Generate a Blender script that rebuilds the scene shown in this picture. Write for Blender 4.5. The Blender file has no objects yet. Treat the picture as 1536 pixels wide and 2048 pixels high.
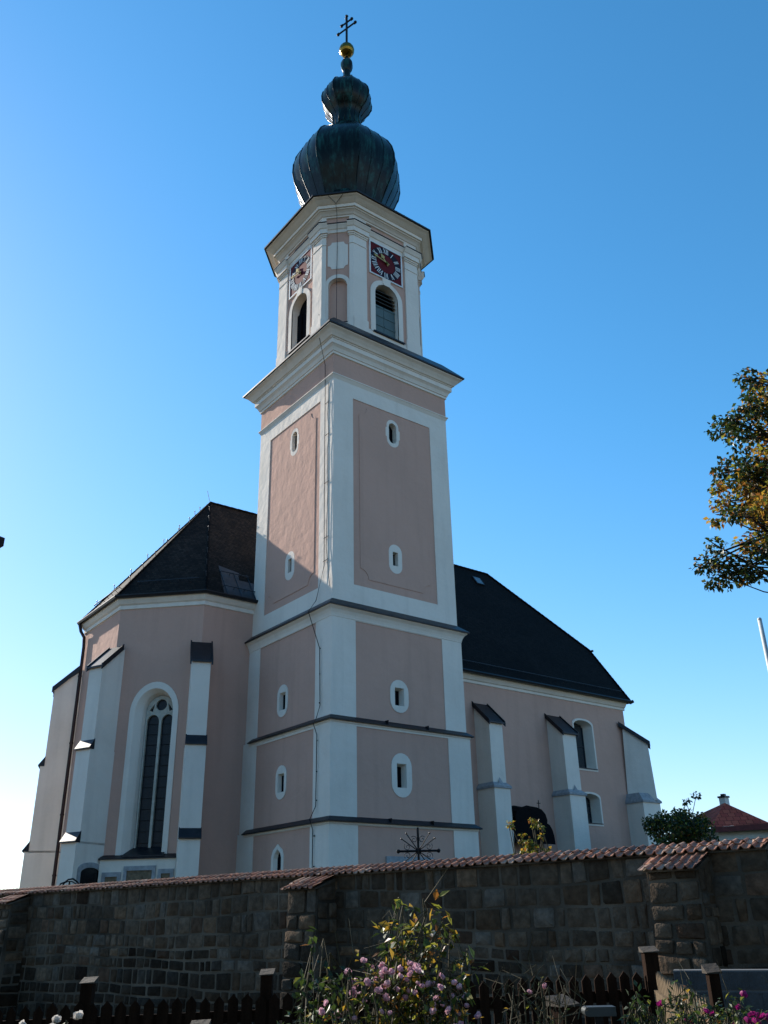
import bpy, bmesh, math, random
from mathutils import Vector, Matrix
from mathutils.geometry import tessellate_polygon
random.seed(11)
SC = bpy.context.scene
COL = SC.collection
R = math.radians

# ------------------------------------------------------------------ camera
CAMP = Vector((-18.257, -26.880, 1.6))
YAW, PITCH, ROLL = R(52.1339), R(25.0198), R(-1.2299)
FWD = Vector((math.cos(YAW) * math.cos(PITCH), math.sin(YAW) * math.cos(PITCH), math.sin(PITCH)))
RGT0 = Vector((math.sin(YAW), -math.cos(YAW), 0))
UP0 = RGT0.cross(FWD)
RGT = RGT0 * math.cos(ROLL) + UP0 * math.sin(ROLL)
UPV = -RGT0 * math.sin(ROLL) + UP0 * math.cos(ROLL)
cam = bpy.data.cameras.new("camera")
cam_o = bpy.data.objects.new("camera", cam)
COL.objects.link(cam_o)
cam.sensor_fit = 'VERTICAL'
cam.sensor_height = 36.0
cam.sensor_width = 27.0
cam.lens = 36.0 * 1758.756 / 2048.0
cam.clip_start = 0.05
cam.clip_end = 6000
cam_o.matrix_world = Matrix(((RGT.x, UPV.x, -FWD.x, CAMP.x), (RGT.y, UPV.y, -FWD.y, CAMP.y),
                             (RGT.z, UPV.z, -FWD.z, CAMP.z), (0, 0, 0, 1)))
SC.camera = cam_o

# ------------------------------------------------------------------ sky, sun, exposure
SUN = Vector((-0.192, 1.0, 0.557)).normalized()
w = bpy.data.worlds.new("World")
SC.world = w
w.use_nodes = True
nt = w.node_tree
bg = nt.nodes['Background']
sky = nt.nodes.new('ShaderNodeTexSky')
sky.sky_type = 'NISHITA'
sky.sun_disc = False
sky.sun_elevation = math.asin(SUN.z)
sky.sun_rotation = math.atan2(SUN.x, SUN.y)
sky.altitude = 900
sky.air_density = 1.0
sky.dust_density = 0.3
sky.ozone_density = 3.0
hs = nt.nodes.new('ShaderNodeHueSaturation')
hs.inputs['Saturation'].default_value = 1.24
hs.inputs['Hue'].default_value = 0.488
nt.links.new(sky.outputs[0], hs.inputs['Color'])
# the blue is deepened overhead only; the bright band near the horizon stays pale
bw = nt.nodes.new('ShaderNodeRGBToBW')
nt.links.new(sky.outputs[0], bw.inputs[0])
mr = nt.nodes.new('ShaderNodeMapRange')
mr.inputs['From Min'].default_value = 1.8
mr.inputs['From Max'].default_value = 5.0
nt.links.new(bw.outputs[0], mr.inputs['Value'])
pale = nt.nodes.new('ShaderNodeMix')
pale.data_type = 'RGBA'
nt.links.new(mr.outputs[0], pale.inputs[0])
nt.links.new(hs.outputs[0], pale.inputs[6])
dim = nt.nodes.new('ShaderNodeMix')
dim.data_type = 'RGBA'
dim.blend_type = 'MULTIPLY'
dim.inputs[0].default_value = 1.0
dim.inputs[7].default_value = (0.74, 0.74, 0.76, 1)
nt.links.new(sky.outputs[0], dim.inputs[6])
nt.links.new(dim.outputs[2], pale.inputs[7])
nt.links.new(pale.outputs[2], bg.inputs[0])
bg.inputs[1].default_value = 0.15
sun = bpy.data.lights.new("sun", 'SUN')
sun.energy = 4.9
sun.angle = R(0.53)
sun.color = (1.0, 0.93, 0.82)
sun_o = bpy.data.objects.new("sun", sun)
COL.objects.link(sun_o)
sun_o.rotation_euler = SUN.to_track_quat('Z', 'Y').to_euler()
sun_o.location = (-60, 120, 90)
SC.view_settings.view_transform = 'Standard'
SC.view_settings.look = 'None'
SC.view_settings.gamma = 1
SC.view_settings.exposure = 0.82

# ------------------------------------------------------------------ materials
MATS = {}


def mat(name, col, rough=0.8, var=0.12, scale=3.0, bump=0.0, bscale=40.0, metal=0.0, spec=0.3, col2=None,
        stretch=None, attr=None, trans=0.0, detail=6.0, lo=0.35, hi=0.7):
    """Principled surface with a procedural colour variation and bump."""
    if name in MATS:
        return MATS[name]
    m = bpy.data.materials.new(name)
    m.use_nodes = True
    t = m.node_tree
    N, L = t.nodes, t.links
    p = N['Principled BSDF']
    p.inputs['Roughness'].default_value = rough
    p.inputs['Metallic'].default_value = metal
    p.inputs['Specular IOR Level'].default_value = spec
    tc = N.new('ShaderNodeTexCoord')
    mp = N.new('ShaderNodeMapping')
    L.new(tc.outputs['Object'], mp.inputs[0])
    if stretch:
        mp.inputs['Scale'].default_value = stretch
    nz = N.new('ShaderNodeTexNoise')
    nz.inputs['Scale'].default_value = scale
    nz.inputs['Detail'].default_value = detail
    L.new(mp.outputs[0], nz.inputs['Vector'])
    rp = N.new('ShaderNodeValToRGB')
    rp.color_ramp.elements[0].position = lo
    rp.color_ramp.elements[1].position = hi
    c2 = col2 if col2 else tuple(max(0, c * (1 - var)) for c in col)
    rp.color_ramp.elements[0].color = (*c2, 1)
    rp.color_ramp.elements[1].color = (*col, 1)
    L.new(nz.outputs['Fac'], rp.inputs[0])
    out = rp.outputs[0]
    if attr:
        at = N.new('ShaderNodeAttribute')
        at.attribute_name = 'Col'
        mx = N.new('ShaderNodeMix')
        mx.data_type = 'RGBA'
        mx.blend_type = 'MULTIPLY'
        mx.inputs[0].default_value = 1.0
        L.new(out, mx.inputs[6])
        L.new(at.outputs['Color'], mx.inputs[7])
        out = mx.outputs[2]
    L.new(out, p.inputs['Base Color'])
    if bump:
        nb = N.new('ShaderNodeTexNoise')
        nb.inputs['Scale'].default_value = bscale
        nb.inputs['Detail'].default_value = 5
        L.new(tc.outputs['Object'], nb.inputs['Vector'])
        b = N.new('ShaderNodeBump')
        b.inputs['Strength'].default_value = bump
        b.inputs['Distance'].default_value = 0.02
        L.new(nb.outputs['Fac'], b.inputs['Height'])
        L.new(b.outputs[0], p.inputs['Normal'])
    if trans:
        tr = N.new('ShaderNodeBsdfTranslucent')
        L.new(out, tr.inputs[0])
        ms = N.new('ShaderNodeMixShader')
        ms.inputs[0].default_value = trans
        L.new(p.outputs[0], ms.inputs[1])
        L.new(tr.outputs[0], ms.inputs[2])
        L.new(ms.outputs[0], N['Material Output'].inputs[0])
    MATS[name] = m
    return m


def plaster(name, col, stain):
    """Painted render: broad blotches, faint rain streaks, fine trowel grain."""
    m = bpy.data.materials.new(name)
    m.use_nodes = True
    t = m.node_tree
    N, L = t.nodes, t.links
    p = N['Principled BSDF']
    p.inputs['Roughness'].default_value = 0.93
    p.inputs['Specular IOR Level'].default_value = 0.15
    tc = N.new('ShaderNodeTexCoord')

    def noise(scale, detail, st=None):
        mp = N.new('ShaderNodeMapping')
        L.new(tc.outputs['Object'], mp.inputs[0])
        if st:
            mp.inputs['Scale'].default_value = st
        n = N.new('ShaderNodeTexNoise')
        n.inputs['Scale'].default_value = scale
        n.inputs['Detail'].default_value = detail
        L.new(mp.outputs[0], n.inputs['Vector'])
        return n

    def mix(fac, a, b):
        x = N.new('ShaderNodeMix')
        x.data_type = 'RGBA'
        L.new(fac, x.inputs[0])
        for s, v in ((6, a), (7, b)):
            if isinstance(v, tuple):
                x.inputs[s].default_value = (*v, 1)
            else:
                L.new(v, x.inputs[s])
        return x.outputs[2]

    def ramp(n, a, b, lo=0.0, hi=1.0):
        r = N.new('ShaderNodeMapRange')
        r.inputs['From Min'].default_value = a
        r.inputs['From Max'].default_value = b
        r.inputs['To Min'].default_value = lo
        r.inputs['To Max'].default_value = hi
        L.new(n.outputs['Fac'], r.inputs['Value'])
        return r.outputs[0]
    blot = noise(0.55, 7)
    c = mix(ramp(blot, 0.42, 0.75, 0, 0.55), col, stain)
    streak = noise(1.0, 5, (2.1, 2.1, 0.16))
    c = mix(ramp(streak, 0.52, 0.85, 0, 0.5), c, tuple(s * 0.85 for s in stain))
    fine = noise(9, 4)
    c = mix(ramp(fine, 0.4, 0.8, 0, 0.18), c, tuple(min(1, k * 1.12) for k in col))
    L.new(c, p.inputs['Base Color'])
    g = noise(26, 6)
    g2 = noise(2.2, 4)
    b = N.new('ShaderNodeBump')
    b.inputs['Strength'].default_value = 0.35
    b.inputs['Distance'].default_value = 0.012
    L.new(g.outputs['Fac'], b.inputs['Height'])
    b2 = N.new('ShaderNodeBump')
    b2.inputs['Strength'].default_value = 0.55
    b2.inputs['Distance'].default_value = 0.06
    L.new(g2.outputs['Fac'], b2.inputs['Height'])
    L.new(b.outputs[0], b2.inputs['Normal'])
    L.new(b2.outputs[0], p.inputs['Normal'])
    MATS[name] = m
    return m


def roof_tiles(name, col, col2, rowh=0.16, colw=0.18):
    """Flat beaver-tail tiles: rows by height, staggered joints, tile to tile colour."""
    m = bpy.data.materials.new(name)
    m.use_nodes = True
    t = m.node_tree
    N, L = t.nodes, t.links
    p = N['Principled BSDF']
    p.inputs['Roughness'].default_value = 0.85
    p.inputs['Specular IOR Level'].default_value = 0.12
    uv = N.new('ShaderNodeUVMap')
    br = N.new('ShaderNodeTexBrick')
    L.new(uv.outputs[0], br.inputs['Vector'])
    br.inputs['Scale'].default_value = 1.0
    br.inputs['Brick Width'].default_value = colw
    br.inputs['Row Height'].default_value = rowh
    br.inputs['Mortar Size'].default_value = 0.012
    br.inputs['Mortar Smooth'].default_value = 0.3
    br.inputs['Color1'].default_value = (*col, 1)
    br.inputs['Color2'].default_value = (*col2, 1)
    br.inputs['Mortar'].default_value = tuple(c * 0.3 for c in col) + (1,)
    nz = N.new('ShaderNodeTexNoise')
    tc = N.new('ShaderNodeTexCoord')
    L.new(tc.outputs['Object'], nz.inputs['Vector'])
    nz.inputs['Scale'].default_value = 0.5
    nz.inputs['Detail'].default_value = 8
    mr = N.new('ShaderNodeMapRange')
    mr.inputs['From Min'].default_value = 0.3
    mr.inputs['From Max'].default_value = 0.75
    mr.inputs['To Min'].default_value = 0.55
    mr.inputs['To Max'].default_value = 1.35
    L.new(nz.outputs['Fac'], mr.inputs['Value'])
    mx = N.new('ShaderNodeMix')
    mx.data_type = 'RGBA'
    mx.blend_type = 'MULTIPLY'
    mx.inputs[0].default_value = 1
    L.new(br.outputs['Color'], mx.inputs[6])
    L.new(mr.outputs[0], mx.inputs[7])
    L.new(mx.outputs[2], p.inputs['Base Color'])
    b = N.new('ShaderNodeBump')
    b.inputs['Strength'].default_value = 0.8
    b.inputs['Distance'].default_value = 0.03
    b.invert = True
    L.new(br.outputs['Fac'], b.inputs['Height'])
    L.new(b.outputs[0], p.inputs['Normal'])
    MATS[name] = m
    return m


WHITE = plaster('white_plaster', (0.76, 0.665, 0.575), (0.62, 0.535, 0.455))
PINK = plaster('pink_plaster', (0.55, 0.328, 0.252), (0.46, 0.28, 0.215))
CREAM = plaster('cream_plaster', (0.70, 0.66, 0.58), (0.58, 0.53, 0.45))
STONEGREY = mat('grey_stone_trim', (0.36, 0.36, 0.37), 0.9, 0.3, 6, 0.4)
ROOF = roof_tiles('dark_roof_tiles', (0.009, 0.0075, 0.0066), (0.027, 0.021, 0.017))
NAVEROOF = roof_tiles('slate_dark_tiles', (0.0035, 0.0032, 0.0034), (0.0095, 0.0082, 0.0076))
SHEET = mat('dark_sheet_metal', (0.022, 0.022, 0.027), 0.45, 0.4, 4, 0.1, metal=0.5, spec=0.5)
BLUEMETAL = mat('weathered_sheet_metal', (0.045, 0.050, 0.060), 0.5, 0.4, 3, 0.1, metal=0.4)
IRON = mat('wrought_iron', (0.012, 0.012, 0.014), 0.5, 0.4, 10, metal=0.6)
PIPE = mat('brown_rain_pipe', (0.035, 0.018, 0.016), 0.5, 0.3, 6, metal=0.3)
HANDGOLD = mat('gilded_hand', (0.55, 0.40, 0.14), 0.4, 0.2, 5, metal=0.2)
GOLD = mat('old_gilding', (0.27, 0.165, 0.03), 0.28, 0.4, 5, metal=1.0)
GLASS = mat('leaded_glass', (0.006, 0.006, 0.010), 0.3, 0.5, 9, 0.4, 60, spec=0.3)
CLEARGLASS = mat('window_glass', (0.02, 0.03, 0.04), 0.05, 0.3, 4, spec=0.9)
DARK = mat('dark_interior', (0.006, 0.006, 0.008), 0.95, 0.2, 3, spec=0.05)
SHUTTER = mat('green_grey_shutter', (0.105, 0.150, 0.150), 0.6, 0.2, 5, 0.2, stretch=(6, 6, 1))
DIALRED = mat('dial_red', (0.125, 0.009, 0.014), 0.65, 0.2, 5, spec=0.15)
DIALBLACK = mat('dial_black', (0.016, 0.016, 0.03), 0.65, 0.2, 5, spec=0.15)
NUMWHITE = mat('numeral_white', (0.75, 0.75, 0.74), 0.5, 0.1, 5)
TRACERY = mat('tracery_stone', (0.50, 0.47, 0.40), 0.9, 0.25, 6, 0.3)
PLAQUE = mat('brown_relief', (0.22, 0.16, 0.10), 0.8, 0.5, 7, 0.8, 14)
BLACKSTONE = mat('black_polished_stone', (0.008, 0.008, 0.009), 0.25, 0.3, 6)


def copper():
    m = bpy.data.materials.new('patinated_copper')
    m.use_nodes = True
    t = m.node_tree
    N, L = t.nodes, t.links
    p = N['Principled BSDF']
    p.inputs['Metallic'].default_value = 0.0
    p.inputs['Specular IOR Level'].default_value = 0.13
    tc = N.new('ShaderNodeTexCoord')
    mp = N.new('ShaderNodeMapping')
    mp.inputs['Scale'].default_value = (2.6, 2.6, 0.5)
    L.new(tc.outputs['Object'], mp.inputs[0])
    nz = N.new('ShaderNodeTexNoise')
    nz.inputs['Scale'].default_value = 1.1
    nz.inputs['Detail'].default_value = 9
    nz.inputs['Roughness'].default_value = 0.65
    L.new(mp.outputs[0], nz.inputs['Vector'])
    rp = N.new('ShaderNodeValToRGB')
    e = rp.color_ramp.elements
    e[0].position = 0.42
    e[0].color = (0.0035, 0.0055, 0.0055, 1)
    e[1].position = 0.64
    e[1].color = (0.014, 0.062, 0.056, 1)
    k = e.new(0.52)
    k.color = (0.006, 0.015, 0.0145, 1)
    L.new(nz.outputs['Fac'], rp.inputs[0])
    L.new(rp.outputs[0], p.inputs['Base Color'])
    rr = N.new('ShaderNodeMapRange')
    rr.inputs['To Min'].default_value = 0.16
    rr.inputs['To Max'].default_value = 0.34
    L.new(nz.outputs['Fac'], rr.inputs['Value'])
    L.new(rr.outputs[0], p.inputs['Roughness'])
    MATS['copper'] = m
    return m


COPPER = copper()


# ------------------------------------------------------------------ mesh helpers
class MB:
    def __init__(self):
        self.v, self.f, self.m, self.c, self.uv = [], [], [], [], []

    def add(self, vs, fs, mi=0, col=None):
        b = len(self.v)
        self.v += [Vector(x) for x in vs]
        for f in fs:
            self.f.append([b + i for i in f])
            self.m.append(mi)
            self.c.append(col)

    def poly(self, *pts, mi=0, col=None):
        self.add(pts, [range(len(pts))], mi, col)

    def hexa(self, a, mi=0, col=None):
        """8 points: bottom 4, top 4 (same order)"""
        self.add(a, [(3, 2, 1, 0), (4, 5, 6, 7), (0, 1, 5, 4), (1, 2, 6, 5), (2, 3, 7, 6), (3, 0, 4, 7)], mi, col)

    def box(self, x0, y0, z0, x1, y1, z1, mi=0, col=None):
        self.hexa([(x0, y0, z0), (x1, y0, z0), (x1, y1, z0), (x0, y1, z0),
                   (x0, y0, z1), (x1, y0, z1), (x1, y1, z1), (x0, y1, z1)], mi, col)

    def tube(self, pts, r, n=6, mi=0, r1=None, col=None):
        pts = [Vector(p) for p in pts]
        rings = []
        k = len(pts)
        for i, p in enumerate(pts):
            d = (pts[min(i + 1, k - 1)] - pts[max(i - 1, 0)])
            if d.length < 1e-9:
                d = Vector((0, 0, 1))
            d.normalize()
            a = d.orthogonal() if abs(d.z) > 0.95 else d.cross(Vector((0, 0, 1)))
            a.normalize()
            b = d.cross(a)
            rr = r if r1 is None else r + (r1 - r) * i / max(1, k - 1)
            rings.append([p + (a * math.cos(2 * math.pi * j / n) + b * math.sin(2 * math.pi * j / n)) * rr for j in range(n)])
        vs = [q for g in rings for q in g]
        fs = [(i * n + j, i * n + (j + 1) % n, (i + 1) * n + (j + 1) % n, (i + 1) * n + j) for i in range(k - 1) for j in range(n)]
        fs += [tuple(range(n - 1, -1, -1)), tuple(range((k - 1) * n, k * n))]
        self.add(vs, fs, mi, col)

    def ball(self, c, r, n=10, m=6, mi=0, sc=(1, 1, 1), col=None):
        c = Vector(c)
        vs, fs = [], []
        for i in range(m + 1):
            a = math.pi * i / m
            for j in range(n):
                b = 2 * math.pi * j / n
                vs.append(c + Vector((r * math.sin(a) * math.cos(b) * sc[0], r * math.sin(a) * math.sin(b) * sc[1], -r * math.cos(a) * sc[2])))
        for i in range(m):
            for j in range(n):
                fs.append((i * n + j, i * n + (j + 1) % n, (i + 1) * n + (j + 1) % n, (i + 1) * n + j))
        self.add(vs, fs, mi, col)

    def build(self, name, mats, parent=None, smooth=False, fix=False, uvs=None):
        off = wloc(parent)
        me = bpy.data.meshes.new(name)
        me.from_pydata([tuple(p - off) for p in self.v], [], self.f)
        mats = mats if isinstance(mats, (list, tuple)) else [mats]
        for x in mats:
            me.materials.append(x)
        me.polygons.foreach_set('material_index', self.m)
        if any(c is not None for c in self.c):
            ca = me.color_attributes.new('Col', 'FLOAT_COLOR', 'CORNER')
            data = []
            for f, c in zip(self.f, self.c):
                c = c or (1, 1, 1)
                data += [c[0], c[1], c[2], 1.0] * len(f)
            ca.data.foreach_set('color', data)
        if uvs:
            uvl = me.uv_layers.new(name='UVMap')
            flat = []
            for p in me.polygons:
                for vi in p.vertices:
                    flat += uvs(self.v[vi], Vector(p.normal))
            uvl.data.foreach_set('uv', flat)
        if fix:
            bm = bmesh.new()
            bm.from_mesh(me)
            bmesh.ops.remove_doubles(bm, verts=bm.verts, dist=1e-5)
            bmesh.ops.recalc_face_normals(bm, faces=bm.faces)
            bm.to_mesh(me)
            bm.free()
        if smooth:
            me.polygons.foreach_set('use_smooth', [True] * len(me.polygons))
        o = bpy.data.objects.new(name, me)
        COL.objects.link(o)
        o.parent = parent
        return o


def wloc(o):
    v = Vector((0, 0, 0))
    while o is not None:
        v = v + o.location
        o = o.parent
    return v


def tag(o, label=None, cat=None, group=None, kind=None):
    for k, v in (('label', label), ('category', cat), ('group', group), ('kind', kind)):
        if v:
            o[k] = v
    return o


def empty(name, loc, label, cat, group=None):
    o = bpy.data.objects.new(name, None)
    o.empty_display_size = 0.3
    COL.objects.link(o)
    o.location = loc
    return tag(o, label, cat, group)


def copy_tree(o, parent=None):
    c = o.copy()
    COL.objects.link(c)
    c.parent = parent
    for ch in list(o.children):
        copy_tree(ch, c)
    return c


class Fr:
    """Vertical plane: s to the right seen from outside, z up, d outward."""

    def __init__(self, O, n):
        self.O = Vector((O[0], O[1], 0))
        self.n = Vector((n[0], n[1], 0)).normalized()
        self.u = Vector((0, 0, 1)).cross(self.n)

    def p(self, s, z, d=0.0):
        return self.O + self.u * s + self.n * d + Vector((0, 0, z))

    def s(self, x, y):
        return (Vector((x, y, 0)) - self.O).dot(self.u)


def sheet(mb, fr, outline, holes=(), d=0.0, mi=0):
    loops = [outline] + list(holes)
    vv = [[Vector((a, b, 0)) for a, b in l] for l in loops]
    tris = tessellate_polygon(vv)
    flat = [p for l in loops for p in l]
    vs = [fr.p(a, b, d) for a, b in flat]
    fs = []
    for t in tris:
        a, b, c = (vs[i] for i in t)
        n = (b - a).cross(c - a)
        if n.length < 1e-12:
            continue
        fs.append(tuple(t) if n.dot(fr.n) > 0 else tuple(reversed(t)))
    mb.add(vs, fs, mi)


def band(mb, fr, loop, d0, d1, mi=0, loop1=None):
    l1 = loop1 or loop
    n = len(loop)
    vs = [fr.p(a, b, d0) for a, b in loop] + [fr.p(a, b, d1) for a, b in l1]
    mb.add(vs, [(i, (i + 1) % n, n + (i + 1) % n, n + i) for i in range(n)], mi)


def plate(mb, fr, outline, d0, d1, holes=(), mi=0):
    sheet(mb, fr, outline, holes, d1, mi)
    band(mb, fr, outline, d0, d1, mi)
    for h in holes:
        band(mb, fr, h, d0, d1, mi)


def rect(s0, z0, s1, z1):
    return [(s0, z0), (s1, z0), (s1, z1), (s0, z1)]


def arch(s0, s1, z0, zs, rise=None, n=14):
    h = (s1 - s0) / 2
    c = (s0 + s1) / 2
    r = h if rise is None else rise
    return [(s0, z0), (s1, z0)] + [(c + h * math.cos(math.pi * i / n), zs + r * math.sin(math.pi * i / n)) for i in range(n + 1)]


def stadium(s0, s1, z0, z1, n=10):
    h = (s1 - s0) / 2
    c = (s0 + s1) / 2
    o = [(c + h * math.cos(math.pi * i / n), z1 - h + h * math.sin(math.pi * i / n)) for i in range(n + 1)]
    o += [(c + h * math.cos(math.pi + math.pi * i / n), z0 + h + h * math.sin(math.pi + math.pi * i / n)) for i in range(n + 1)]
    return o


def notched(s0, z0, s1, z1, r, n=6):
    """rectangle with concave quarter-round corners"""
    o = []
    for cx, cz, a0 in ((s0, z0, 90), (s1, z0, 180), (s1, z1, 270), (s0, z1, 0)):
        for i in range(n + 1):
            a = R(a0 - 90 * i / n)
            o.append((cx + r * math.cos(a), cz + r * math.sin(a)))
    return o


def offset(poly, d):
    n = len(poly)
    out = []
    for i in range(n):
        p0, p1, p2 = Vector(poly[i - 1]), Vector(poly[i]), Vector(poly[(i + 1) % n])
        a, b = (p1 - p0).normalized(), (p2 - p1).normalized()
        na, nb = Vector((a.y, -a.x)), Vector((b.y, -b.x))
        m = (na + nb)
        m = m / max(1e-6, m.dot(na))
        out.append(p1 + m * d)
    return out


def rings(mb, poly, prof, mi=0, cap0=False, cap1=False):
    """moulding swept round a CCW polygon; prof = [(offset, z[, material])...]"""
    n = len(poly)
    prev = None
    for k, pr in enumerate(prof):
        q = [(v.x, v.y, pr[1]) for v in offset(poly, pr[0])]
        m = pr[2] if len(pr) > 2 else mi
        if prev:
            mb.add(prev + q, [(i, (i + 1) % n, n + (i + 1) % n, n + i) for i in range(n)], m)
        elif cap0:
            mb.add(q, [tuple(range(n - 1, -1, -1))], m)
        prev = q
    if cap1:
        mb.add(prev, [tuple(range(n))], mi)


def run(mb, fr, s0, s1, prof, mi=0):
    """moulding run along a straight wall; prof = [(d, z)...] closed against the wall"""
    n = len(prof)
    vs = [fr.p(s0, z, d) for d, z in prof] + [fr.p(s1, z, d) for d, z in prof]
    fs = [(i, i + 1, n + i + 1, n + i) for i in range(n - 1)] + [tuple(range(n - 1, -1, -1)), tuple(range(n, 2 * n))]
    mb.add(vs, fs, mi)


# ================================================================== GROUND
def ground_z(x, y):
    """the garden dips from the front beds to the foot of the wall"""
    d = math.hypot(x - CAMP.x, y - CAMP.y)
    t = min(1, max(0, (d - 10.5) / 5.0))
    return -0.02 - 0.75 * t * t * (3 - 2 * t)


g = MB()
NG = 60
ax = [-900, -300, -120, -70] + [-48 + 96 * k / NG for k in range(NG + 1)] + [70, 120, 300, 900]
vs = [(x - 18, y - 27, ground_z(x - 18, y - 27)) for y in ax for x in ax]
na = len(ax)
g.add(vs, [(j * na + i, j * na + i + 1, (j + 1) * na + i + 1, (j + 1) * na + i) for j in range(na - 1) for i in range(na - 1)])
GRASSG = mat('garden_ground', (0.040, 0.042, 0.018), 0.95, 0.4, 0.8, 0.5, 30, col2=(0.035, 0.028, 0.018))
tag(g.build('ground', GRASSG), kind='structure')
# raised churchyard behind the wall
g = MB()
g.poly((-3.4, -18.2, 0.9), (60, -18.2, 0.9), (60, 60, 0.9), (-22, 60, 0.9), (-12.6, 16.2, 0.9))
tag(g.build('churchyard_lawn', mat('churchyard_lawn', (0.05, 0.075, 0.025), 0.95, 0.4, 1.2, 0.5, 30)), kind='structure')

# ================================================================== CHURCH
church = empty('church', (3, 8, 0), 'pink and white plastered church with onion dome tower behind the stone wall', 'church')
A, B = 6.5, 6.285
DK = 1


def tower_frames(o):
    return (Fr((0, -o), (0, -1)), Fr((-o, B), (-1, 0)))


tw = MB()      # white shell of the tower
TIERS = [(0.255, 0.0, 4.86), (0.18, 4.86, 8.4), (0.09, 8.4, 12.95), (0.0, 12.95, 25.0)]
PANR = {0: (0.98, 1.5, 5.48, 4.73), 1: (1.0, 5.0, 5.5, 8.21), 2: (1.05, 8.56, 5.5, 12.32), 3: (1.04, 13.87, 5.45, 22.6)}
# left face: panel limits as s = B - y
PANL = {0: (1.28, 1.5, 5.33, 4.73), 1: (1.1, 5.0, 5.36, 8.19), 2: (0.95, 8.5, 5.28, 12.38), 3: (0.97, 13.81, 5.27, 22.6)}
REC = 0.03
for i, (o, z0, z1) in enumerate(TIERS):
    fr, fl = tower_frames(o)
    BK = 6.45 if i < 3 else 0.0
    right_out = rect(-o, z0, A + o, z1)
    pr = rect(*PANR[i])
    sheet(tw, fr, right_out, [pr], 0)
    band(tw, fr, pr, 0, -REC)
    left_out = rect(-0.2 if i < 3 else 0.0, z0, B + o, z1)
    pl = rect(*PANL[i])
    sheet(tw, fl, left_out, [pl], 0)
    band(tw, fl, pl, 0, -REC)
    # the two far faces
    tw.poly((A + o, -o, z0), (A + o, B, z0), (A + o, B, z1), (A + o, -o, z1))
    tw.poly((A + o, B, z0), (-o, B, z0), (-o, B, z1), (A + o, B, z1))
tw.build('tower_wall', WHITE, church)

# pink panels with their window holes
def slit_window(fr, outer, hole, inner, depth, d, name='tower_window', label=None):
    if abs(fr.n.x) > .9:
        depth *= .55
    """white surround plate, splayed reveal and dark pane"""
    mb = MB()
    plate(mb, fr, outer, d - 0.002, d + 0.025, [hole])
    band(mb, fr, hole, d + 0.025, d - depth, 0, inner)
    o = mb.build(name, WHITE, church)
    pb = MB()
    sheet(pb, fr, inner, [], d - depth)
    pb.build('pane', DARK, o)
    return o


def shrink(l, k, kz=None):
    cx = sum(p[0] for p in l) / len(l)
    cz = sum(p[1] for p in l) / len(l)
    kz = k if kz is None else kz
    return [(cx + (a - cx) * k, cz + (b - cz) * kz) for a, b in l]


def eared(s0, s1, z0, z1):
    """oval surround with small side ears"""
    c = (s0 + s1) / 2
    l = stadium(s0 + 0.05, s1 - 0.05, z0, z1, 12)
    out = []
    zm = (z0 + z1) / 2
    for a, b in l:
        if abs(b - zm) < (z1 - z0) * 0.24 and abs(a - c) > 0.2:
            a = s1 if a > c else s0
        out.append((a, b))
    # insert ear corners
    res = []
    for k in range(len(out)):
        a, b = out[k]
        a2, b2 = out[(k + 1) % len(out)]
        res.append((a, b))
        if (a in (s0, s1)) != (a2 in (s0, s1)):
            pass
    return res


def ears(s0, s1, z0, z1):
    h = (s1 - s0) / 2 - 0.06
    c = (s0 + s1) / 2
    zt, zb = z1 - h, z0 + h
    n = 8
    o = [(c + h * math.cos(math.pi * i / n), zt + h * math.sin(math.pi * i / n)) for i in range(n + 1)]
    o += [(c - h, zt - 0.12), (s0, zt - 0.14), (s0, zb + 0.14), (c - h, zb + 0.12)]
    o += [(c + h * math.cos(math.pi + math.pi * i / n), zb + h * math.sin(math.pi + math.pi * i / n)) for i in range(n + 1)]
    o += [(c + h, zb + 0.12), (s1, zb + 0.14), (s1, zt - 0.14), (c + h, zt - 0.12)]
    return o


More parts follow.
